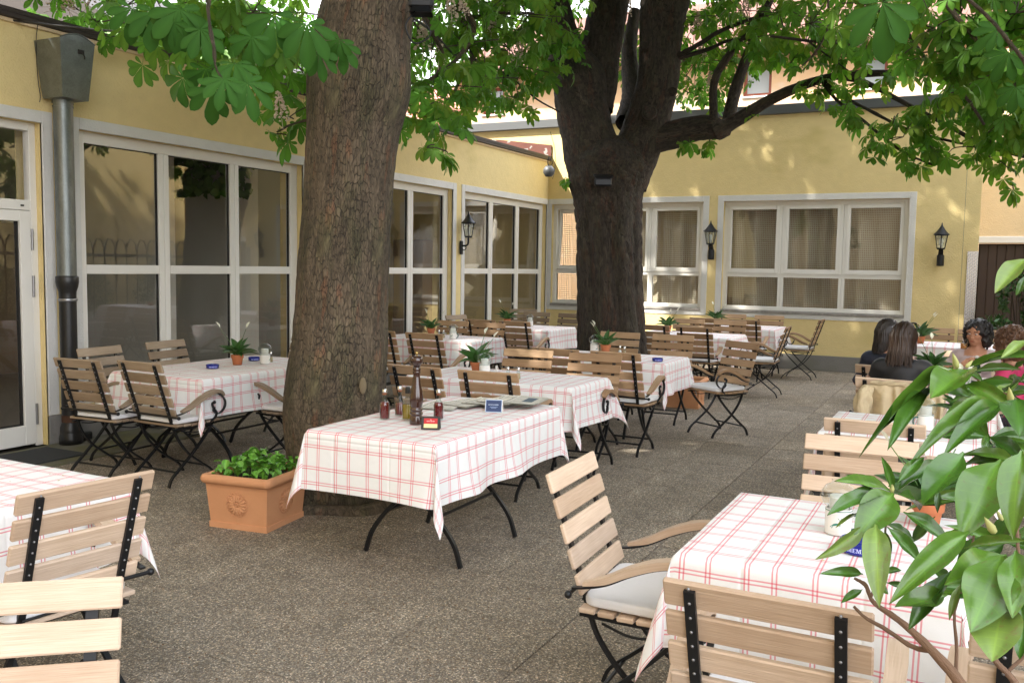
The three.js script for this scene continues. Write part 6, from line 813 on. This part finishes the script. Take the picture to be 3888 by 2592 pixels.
function headShape(skin, brow) { // faces +z, origin at the centre of the head
  const B = [{ e: [0, 0.03, -0.012], r: [0.074, 0.088, 0.092] }, { e: [0, -0.045, 0.022], r: [0.056, 0.062, 0.062] }, { a: [0, -0.088, 0.05], b: [0, -0.082, 0.052], ra: 0.022, rb: 0.024 }, { a: [0, 0.008, 0.078], b: [0, -0.026, 0.098], ra: 0.008, rb: 0.0125, k: 0.016 }, { e: [0, -0.033, 0.092], r: [0.017, 0.009, 0.01], k: 0.01 }, { a: [-0.02, -0.06, 0.074], b: [0.02, -0.06, 0.074], ra: 0.008, rb: 0.008, k: 0.014 }, { e: [0, -0.055, 0.084], r: [0.021, 0.005, 0.006], k: 0.006 }, { e: [0, -0.0655, 0.082], r: [0.018, 0.006, 0.007], k: 0.006 },
    { e: [-0.073, -0.008, -0.008], r: [0.009, 0.03, 0.019], k: 0.008 }, { e: [0.073, -0.008, -0.008], r: [0.009, 0.03, 0.019], k: 0.008 }, { a: [-0.05, 0.026, 0.068], b: [0.05, 0.026, 0.068], ra: 0.01, rb: 0.01, k: 0.02 }, { e: [-0.04, -0.022, 0.062], r: [0.02, 0.018, 0.018], k: 0.02 }, { e: [0.04, -0.022, 0.062], r: [0.02, 0.018, 0.018], k: 0.02 }, { a: [0, -0.06, -0.02], b: [0, -0.16, -0.045], ra: 0.05, rb: 0.053, k: 0.03 },
    { cut: 1, e: [-0.031, 0.006, 0.086], r: [0.016, 0.009, 0.012], k: 0.012 }, { cut: 1, e: [0.031, 0.006, 0.086], r: [0.016, 0.009, 0.012], k: 0.012 }];
  const g = march(B, [0, -0.03, 0], 0.15, 0.0035, (b, x, y, z) => { const ax = Math.abs(x); if (z > 0.06) { const m = Math.abs(y + 0.06) < 0.0085 * (1 - ax / 0.026) && ax < 0.025; if (m) return [3, 3, 3]; if (Math.abs(y - 0.03 + ax * 0.08) < 0.0035 && ax > 0.014 && ax < 0.047) return brow; } return skin; }, 0.03);
  const eyes = []; for (const s of [-1, 1]) { const e = new THREE.SphereGeometry(0.0115, 14, 10).translate(s * 0.031, 0.006, 0.074), P = e.attributes.position, c = []; for (let i = 0; i < P.count; i++) { const d = Math.hypot(P.getX(i) - s * 0.031 + 0.001, P.getY(i) - 0.005), lid = P.getY(i) > 0.0125 || P.getY(i) < 0.0; c.push(...(lid ? [5, 5, 5] : d < 0.0055 ? [0.02, 0.012, 0.008] : [0.6, 0.57, 0.54])); } e.setAttribute('color', new THREE.Float32BufferAttribute(c, 3)); eyes.push(flat(e)); }
  return mergeGeometries([flat(g), ...eyes]);
}
function handGeo(skin, grip) { const g = shapeCache['h' + grip] || (shapeCache['h' + grip] = handShape([2, 2, 2], grip)); return recolour(g, () => skin); }
function handShape(skin, grip) { // wrist at origin, fingers along +y, palm facing +z, thumb on +x
  const B = [{ a: [0, 0, 0], b: [0, 0.03, 0], ra: 0.022, rb: 0.026, f: [1, 1, 0.7] }, { e: [0.0, 0.055, 0], r: [0.039, 0.045, 0.015] }];
  [[0.028, 0.075], [0.01, 0.084], [-0.009, 0.079], [-0.027, 0.063]].forEach(([x, L], i) => { let p = [x, 0.088 - Math.abs(x) * 0.2, 0], a = 0.25; for (const f of [0.46, 0.3, 0.24]) { const q = [p[0] + (x > 0 ? 0.06 : -0.08) * L * f, p[1] + Math.cos(a) * L * f, p[2] + Math.sin(a) * L * f]; B.push({ a: p, b: q, ra: 0.0088, rb: 0.0078, k: 0.006 }); p = q; a += grip; } });
  let p = [0.03, 0.03, 0.004]; for (const [dx, dy, dz] of [[0.024, 0.022, 0.012], [0.012, 0.026, 0.012 + grip * 0.012], [0.0, 0.02, 0.01 + grip * 0.01]]) { const q = [p[0] + dx, p[1] + dy, p[2] + dz]; B.push({ a: p, b: q, ra: 0.0105, rb: 0.009, k: 0.008 }); p = q; }
  return flat(march(B, [0, 0.075, 0.01], 0.11, 0.003, () => skin, 0.012));
}
M.body = std(lin(1, 1, 1), 0.65, { vertexColors: true });
const hairTex = tex(128, 128, (u, v) => 0.55 + 0.9 * Math.pow(pn(u, v, 64, 3, 4), 2), { rx: 9, ry: 2 });
function place(g, m) { g = g.clone(); g.applyMatrix4(m); return g; }
function woman(o) { // local: facing +z, seat under the origin
  const t = thing('person', o.label, 'person', o.pos, o.turn * R), sk = o.skin, L = o.lean || 0, S = [0, 1.0, L], tag = (n, rest) => ({ ...rest, tag: n });
  const B = [tag('low', { a: [-0.08, 0.565, 0.0], b: [0.08, 0.565, 0.0], ra: 0.125, rb: 0.125, f: [1, 0.85, 1] }), tag('top', { a: [0, 0.63, L * 0.1], b: [0, 0.78, L * 0.5], ra: 0.118, rb: 0.112, f: [1.1, 1, 0.86] }), tag('top', { a: [0, 0.82, L * 0.6], b: [0, 0.93, L * 0.9], ra: 0.12, rb: 0.125, f: [1.1, 1, 0.8] }), tag('top', { a: [-0.125, 0.995, L], b: [0.125, 0.995, L], ra: 0.062, rb: 0.062 }), tag('top', { e: [-0.065, 0.9, L + 0.075], r: [0.062, 0.062, 0.05] }), tag('top', { e: [0.065, 0.9, L + 0.075], r: [0.062, 0.062, 0.05] }), tag('skin', { a: [0, 1.0, L - 0.005], b: [0, 1.1, L + 0.02], ra: 0.058, rb: 0.05 })];
  for (const s of [-1, 1]) { B.push(tag('low', { a: [s * 0.09, 0.555, 0.02], b: [s * 0.11, 0.535, 0.42], ra: 0.092, rb: 0.062 }), tag('low', { a: [s * 0.11, 0.53, 0.42], b: [s * 0.1, 0.1, 0.36], ra: 0.058, rb: 0.038 }), tag('shoe', { a: [s * 0.1, 0.06, 0.34], b: [s * 0.11, 0.035, 0.5], ra: 0.042, rb: 0.034 })); }
  o.arms.forEach(([e, w], i) => { const s = i ? 1 : -1, sh = [s * 0.165, 0.985, L]; B.push(tag('sleeve', { a: sh, b: e, ra: 0.05, rb: 0.04 }), tag('fore', { a: e, b: w, ra: 0.038, rb: 0.024 })); });
  const col = (b, x, y, z) => { const g = b.tag; if (g === 'skin') return sk; if (g === 'low') return o.low; if (g === 'shoe') return [0.02, 0.018, 0.016]; if (g === 'top') return y > o.neck && Math.abs(x) < 0.09 ? sk : o.top; if (g === 'sleeve') { const q = Math.hypot(x - b.a[0], y - b.a[1], z - b.a[2]) / Math.hypot(b.b[0] - b.a[0], b.b[1] - b.a[1], b.b[2] - b.a[2]); return q < o.sleeve ? o.top : sk; } return o.sleeve > 1.5 ? o.top : sk; };
  const body = flat(march(B, [0, 0.58, 0.2], 0.6, 0.0125, col, 0.05, (x, y, z) => y > 0.58 && y < 1.03 ? 0.004 * Math.sin(y * 46 + x * 30) * Math.sin(x * 23 + z * 31) : 0));
  const hm = new THREE.Matrix4().compose(new THREE.Vector3(o.head ? o.head[0] : 0, 1.205, L + 0.035 + (o.head ? o.head[1] : 0)), new THREE.Quaternion().setFromEuler(new THREE.Euler((o.pitch || 0) * R, (o.yaw || 0) * R, (o.roll || 0) * R, 'YXZ')), new THREE.Vector3(1, 1, 1));
  const parts = [body, place(headGeo(sk, o.brow || [0.03, 0.018, 0.012]), hm)];
  o.arms.forEach(([e, w], i) => { const d = new THREE.Vector3(w[0] - e[0], w[1] - e[1], w[2] - e[2]).normalize(), s = i ? 1 : -1, up = o.grip && o.grip[i] ? new THREE.Vector3(-s, 0.1, 0.3) : new THREE.Vector3(0, -1, 0), x = new THREE.Vector3().crossVectors(d, up).normalize(), zz = new THREE.Vector3().crossVectors(x, d); const m = new THREE.Matrix4().makeBasis(x, d, zz); m.setPosition(...w); let h = handGeo(sk, o.grip && o.grip[i] ? 0.75 : 0.35); if (x.x * -s < 0 !== (i === 1)) { } parts.push(place(h, m)); });
  part('body', mergeGeometries(parts.map(flat)), M.body, t);
  t.scale.setScalar(0.95);
  const hair = o.hair(hm, L); hair.forEach(([n, g, m]) => part(n, g, m, t));
  return t;
}
const strandMat = (r, g, b) => phys(lin(r, g, b), 0.5, { map: hairTex, sheen: 0.3 });
function straightHair(c, len, back) { return (hm, L) => {
  const B = [{ e: [0, 0.036, -0.02], r: [0.083, 0.092, 0.096] }, { a: [-0.05, 0.0, -0.05], b: [-0.062, -len, -0.06], ra: 0.036, rb: 0.03 }, { a: [0.05, 0.0, -0.05], b: [0.062, -len, -0.06], ra: 0.036, rb: 0.03 }, { a: [0, 0.0, -0.07], b: [0, -len - 0.015, -0.085], ra: 0.046, rb: 0.034 }, { a: [-0.028, 0, -0.07], b: [-0.034, -len, -0.08], ra: 0.04, rb: 0.03 }, { a: [0.028, 0, -0.07], b: [0.034, -len, -0.08], ra: 0.04, rb: 0.03 }, { a: [-0.072, 0.03, 0.01], b: [-0.078, -len * 0.6, 0.0], ra: 0.016, rb: 0.015, k: 0.03 }, { a: [0.072, 0.03, 0.01], b: [0.078, -len * 0.6, 0.0], ra: 0.016, rb: 0.015, k: 0.03 }, { cut: 1, e: [0, -0.03, 0.1], r: [0.062, 0.1, 0.075], k: 0.01 }];
  const g = march(B, [0, -0.06, -0.03], 0.22, 0.0055, null, 0.03, (x, y, z) => 0.0028 * Math.sin(Math.atan2(x, z) * 46 + 3 * Math.sin(y * 16)) + 0.0022 * Math.sin(x * 190 + y * 12)); const r = rng(5), L2 = [];
  for (let i = 0; i < 90; i++) { const a = Math.PI + (r() - 0.5) * 2.6, q = 0.085; L2.push(tube([[Math.sin(a) * q, 0.01 - 0.05 * r(), Math.cos(a) * q - 0.02], [Math.sin(a) * q * 1.08, -len * 0.6, Math.cos(a) * q * 0.9 - 0.045], [Math.sin(a) * q * (1.1 + 0.25 * r()), -len - 0.02 - 0.035 * r(), Math.cos(a) * q * 0.8 - 0.055]], 0.0022, 8, 4)); }
  return [['hair', place(merge([g, ...L2]), hm), strandMat(...c)]];
}; }
function curlyHair(c, size, seed) { return hm => {
  const B = [{ e: [0, 0.034, -0.03], r: [0.092 * size, 0.092 * size, 0.1 * size] }, { e: [0, -0.05, -0.06], r: [0.1 * size, 0.09, 0.07 * size] }, { e: [-0.08 * size, -0.05, -0.015], r: [0.034, 0.08, 0.05] }, { e: [0.08 * size, -0.05, -0.015], r: [0.034, 0.08, 0.05] }, { cut: 1, e: [0, -0.035, 0.1], r: [0.06, 0.1, 0.085], k: 0.01 }];
  const g = march(B, [0, -0.02, -0.03], 0.2, 0.0055, null, 0.03, (x, y, z) => 0.008 * Math.sin(x * 95 + 2 * Math.sin(z * 60)) * Math.sin(y * 88 + 1.5 * Math.sin(x * 50)) * Math.sin(z * 90 + 2)), r = rng(seed), L = [];
  for (let i = 0; i < 260; i++) { const a = Math.PI + (r() - 0.5) * 4.4, e = Math.asin(r() * 1.5 - 0.6 > 1 ? 1 : r() * 1.5 - 0.6), q = 0.096 * size, n = [Math.sin(a) * Math.cos(e), Math.sin(e), Math.cos(a) * Math.cos(e)], p = [n[0] * q, 0.02 + n[1] * q, n[2] * q - 0.03], P = [], tw = r() * 6, rad = 0.007 + 0.005 * r(), len = 0.05 + 0.05 * r(); for (let k = 0; k < 9; k++) { const u = k / 8; P.push([p[0] + n[0] * 0.016 * Math.sin(u * 3) + rad * Math.cos(tw + u * 11), p[1] - len * u + 0.02, p[2] + n[2] * 0.016 * Math.sin(u * 3) + rad * Math.sin(tw + u * 11)]); } L.push(tube(P, 0.0026, 18, 4)); }
  return [['hair', place(merge([g, ...L]), hm), strandMat(...c)]];
}; }
// woman in black, back to the viewer, sunglasses pushed up on her hair
const w1 = woman({ label: 'woman in black top seen from behind, sunglasses pushed into long brown hair', pos: [-0.42, 0.01, -6.86], turn: 176, skin: [0.55, 0.33, 0.23], top: [0.012, 0.012, 0.014], low: [0.03, 0.035, 0.06], neck: 1.06, sleeve: 0.42, lean: 0.03, yaw: -14, pitch: 6, arms: [[[-0.26, 0.8, 0.12], [-0.1, 0.79, 0.3]], [[0.25, 0.78, 0.1], [0.12, 0.79, 0.32]]], hair: (hm, L) => { const h = straightHair([0.035, 0.017, 0.009], 0.165)(hm, L); const gl = merge([tube([[-0.088, 0.075, -0.03], [-0.09, 0.1, 0.03], [-0.04, 0.118, 0.055], [0.04, 0.118, 0.055], [0.09, 0.1, 0.03], [0.088, 0.07, -0.04]], 0.0035, 30, 6), new THREE.SphereGeometry(1, 12, 8).scale(0.026, 0.006, 0.02).translate(-0.036, 0.122, 0.055), new THREE.SphereGeometry(1, 12, 8).scale(0.026, 0.006, 0.02).translate(0.036, 0.122, 0.055)]); return [...h, ['sunglasses', place(gl, hm), std(lin(0.03, 0.02, 0.018), 0.2)]]; } });
woman({ label: 'woman in dark blue shirt and glasses turned in profile', pos: [-0.6, -0.02, -7.78], turn: 168, skin: [0.5, 0.27, 0.17], top: [0.012, 0.016, 0.034], low: [0.1, 0.1, 0.12], neck: 1.05, sleeve: 1.1, lean: 0.05, yaw: -52, pitch: 4, arms: [[[-0.25, 0.78, 0.1], [-0.12, 0.79, 0.3]], [[0.25, 0.78, 0.12], [0.1, 0.79, 0.33]]], hair: (hm, L) => { const h = straightHair([0.022, 0.014, 0.01], 0.13)(hm, L); const gl = merge([new THREE.TorusGeometry(0.021, 0.0018, 6, 20).translate(-0.031, 0.005, 0.099), new THREE.TorusGeometry(0.021, 0.0018, 6, 20).translate(0.031, 0.005, 0.099), tube([[-0.01, 0.01, 0.1], [0.01, 0.01, 0.1]], 0.0018, 2, 5), tube([[-0.052, 0.01, 0.097], [-0.077, 0.01, 0.0]], 0.002, 3, 5), tube([[0.052, 0.01, 0.097], [0.077, 0.01, 0.0]], 0.002, 3, 5)]); return [...h, ['eyeglasses', place(gl, hm), std(lin(0.01, 0.01, 0.012), 0.3)]]; } });
woman({ label: 'woman with dark curly hair raising a glass at the far end of the table', pos: [0.05, -0.05, -9.0], turn: -4, skin: [0.42, 0.2, 0.115], top: [0.45, 0.36, 0.36], low: [0.03, 0.03, 0.04], neck: 1.0, sleeve: 0.5, lean: 0.06, yaw: -22, pitch: 6, grip: [1, 0], arms: [[[-0.25, 0.8, 0.12], [-0.1, 0.92, 0.3]], [[0.25, 0.78, 0.12], [0.12, 0.79, 0.34]]], hair: curlyHair([0.012, 0.008, 0.007], 1.12, 9) });
woman({ label: 'woman in magenta top with brown curls, turned away behind rhododendron leaves', pos: [0.36, -0.02, -7.35], turn: -105, skin: [0.5, 0.28, 0.18], top: [0.45, 0.02, 0.1], low: [0.05, 0.05, 0.07], neck: 1.05, sleeve: 0.6, lean: 0.1, yaw: -10, pitch: 6, arms: [[[-0.25, 0.78, 0.14], [-0.12, 0.79, 0.32]], [[0.25, 0.78, 0.14], [0.12, 0.79, 0.34]]], hair: curlyHair([0.13, 0.06, 0.028], 1.16, 19) });
// jacket over the chair back of the woman in black
{ const pos = [], uv = [], idx = [], nu = 60, nv = 26; for (let j = 0; j <= nv; j++) for (let i = 0; i <= nu; i++) { const u = i / nu, s = j / nv * 0.5 - 0.1, x = -0.34 + u * 0.5, fold = 0.016 * Math.sin(u * 34 + 2 * Math.sin(u * 11)) + 0.012 * Math.sin(u * 17 + 1), dep = step(0, 0.12, s); let y, z; const top = 0.87 - 0.05 * step(0.2, 0, u) - 0.015 * step(0.7, 1, u); if (s < 0) { y = top + s * 0.9; z = -0.3 + 0.0; } else { y = top - Math.max(0, s - 0.02) + 0.004; z = -0.345 - 0.02 * Math.min(1, s / 0.04) + fold * dep * -1 + 0.08 * s * 0.6; } if (s > 0 && u < 0.18) { y += 0.1 * s * (0.18 - u) / 0.18 * 2; } y += s > 0.36 ? 0.012 * Math.sin(u * 21) : 0; pos.push(x, y, z + 0.004); uv.push(u * 0.5, s); }
  for (let j = 0; j < nv; j++) for (let i = 0; i < nu; i++) { const o = j * (nu + 1) + i; idx.push(o, o + 1, o + nu + 1, o + 1, o + nu + 2, o + nu + 1); }
  const g = new THREE.BufferGeometry(); g.setAttribute('position', new THREE.Float32BufferAttribute(pos, 3)); g.setAttribute('uv', new THREE.Float32BufferAttribute(uv, 2)); g.setIndex(idx); g.computeVertexNormals();
  const t = thing('jacket', 'beige cotton jacket hung over the chair of the woman in black', 'jacket', [-0.42, 0, -6.85], 172 * R), m = std(lin(1, 1, 1), 0.9, { map: tex(128, 128, (u, v) => { const k = 0.9 + 0.2 * fbm(u, v, 5, 5, 4, 4); return [0.6 * k, 0.49 * k, 0.31 * k]; }, { rx: 3, ry: 3 }), bumpMap: tex(128, 128, (u, v) => fbm(u, v, 8, 8, 14, 4), { linear: true, rx: 4, ry: 4 }), bumpScale: 0.006 });
  part('body', g, m, t); part('sleeve', limb([[0.13, 0.85, -0.36, 0.03], [0.15, 0.78, -0.385, 0.052], [0.16, 0.66, -0.39, 0.05], [0.15, 0.52, -0.38, 0.045], [0.15, 0.44, -0.375, 0.04]], 24, 0.02, (a, d) => 0.008 * Math.sin(d * 60 + 3 * Math.sin(a * 2)) + 0.006 * Math.sin(a * 4 + d * 9)), m, t); part('collar', limb([[0.12, 0.872, -0.345, 0.014], [0.0, 0.878, -0.35, 0.017], [-0.14, 0.874, -0.35, 0.016], [-0.28, 0.85, -0.345, 0.012]], 12, 0.02, (a, d) => 0.004 * Math.sin(d * 70 + a * 2)), m, t); }
// glasses and bottles on the women's table
function wineglass(x, z, label, tall) { const t = thing('drinking_glass', label, 'glass', [x, 0.7545, z], 0, 'glasses on the table of the women'); part('bowl', tall ? lathe([[0.032, 0], [0.033, 0.003], [0.004, 0.008], [0.004, 0.075], [0.012, 0.085], [0.034, 0.115], [0.037, 0.15], [0.032, 0.185]], 20) : lathe([[0, 0], [0.03, 0], [0.034, 0.1]], 20), M.thinGlass, t); part('drink', tall ? lathe([[0, 0.086], [0.011, 0.086], [0.032, 0.115], [0.034, 0.13], [0, 0.13]], 16) : lathe([[0, 0.004], [0.028, 0.004], [0.031, 0.06], [0, 0.06]], 16), phys(lin(0.9, 0.92, 0.9), 0.02, { transmission: 0.9, thickness: 0 }), t); }
wineglass(-0.1, -7.5, 'stemmed glass before the woman in black', true); wineglass(0.02, -7.9, 'water tumbler by the green bottle', false); wineglass(-0.3, -7.8, 'stemmed glass before the woman in dark blue', true); wineglass(0.06, -8.35, 'stemmed glass at the far end of the table', true);
{ const t = thing('water_bottle', 'green mineral water bottle with white cap and label', 'bottle', [0.05, 0.7545, -7.75]); part('glass', lathe([[0, 0], [0.032, 0], [0.034, 0.01], [0.034, 0.13], [0.024, 0.17], [0.014, 0.2], [0.0135, 0.23]], 20), phys(lin(0.02, 0.1, 0.04), 0.05, { transmission: 0.5, thickness: 0 }), t); part('label', lathe([[0.0345, 0.05], [0.0345, 0.11]], 20), M.china, t); part('cap', lathe([[0.0145, 0.222], [0.0145, 0.24], [0, 0.241]], 14), M.china, t); }
{ const p = [-0.05, 1.0, -8.68], t = thing('held_tumbler', 'tumbler in the raised hand of the woman with dark curls', 'glass', p); part('glass', lathe([[0, -0.03], [0.026, -0.03], [0.03, 0.06]], 18), M.thinGlass, t); part('drink', lathe([[0, -0.027], [0.024, -0.027], [0.027, 0.02], [0, 0.02]], 16), phys(lin(0.5, 0.3, 0.1), 0.02, { transmission: 0.8, thickness: 0 }), t); }
scene.traverse(o => { if (o.isMesh) { o.castShadow = true; o.receiveShadow = true; } });
renderer.render(scene, camera);
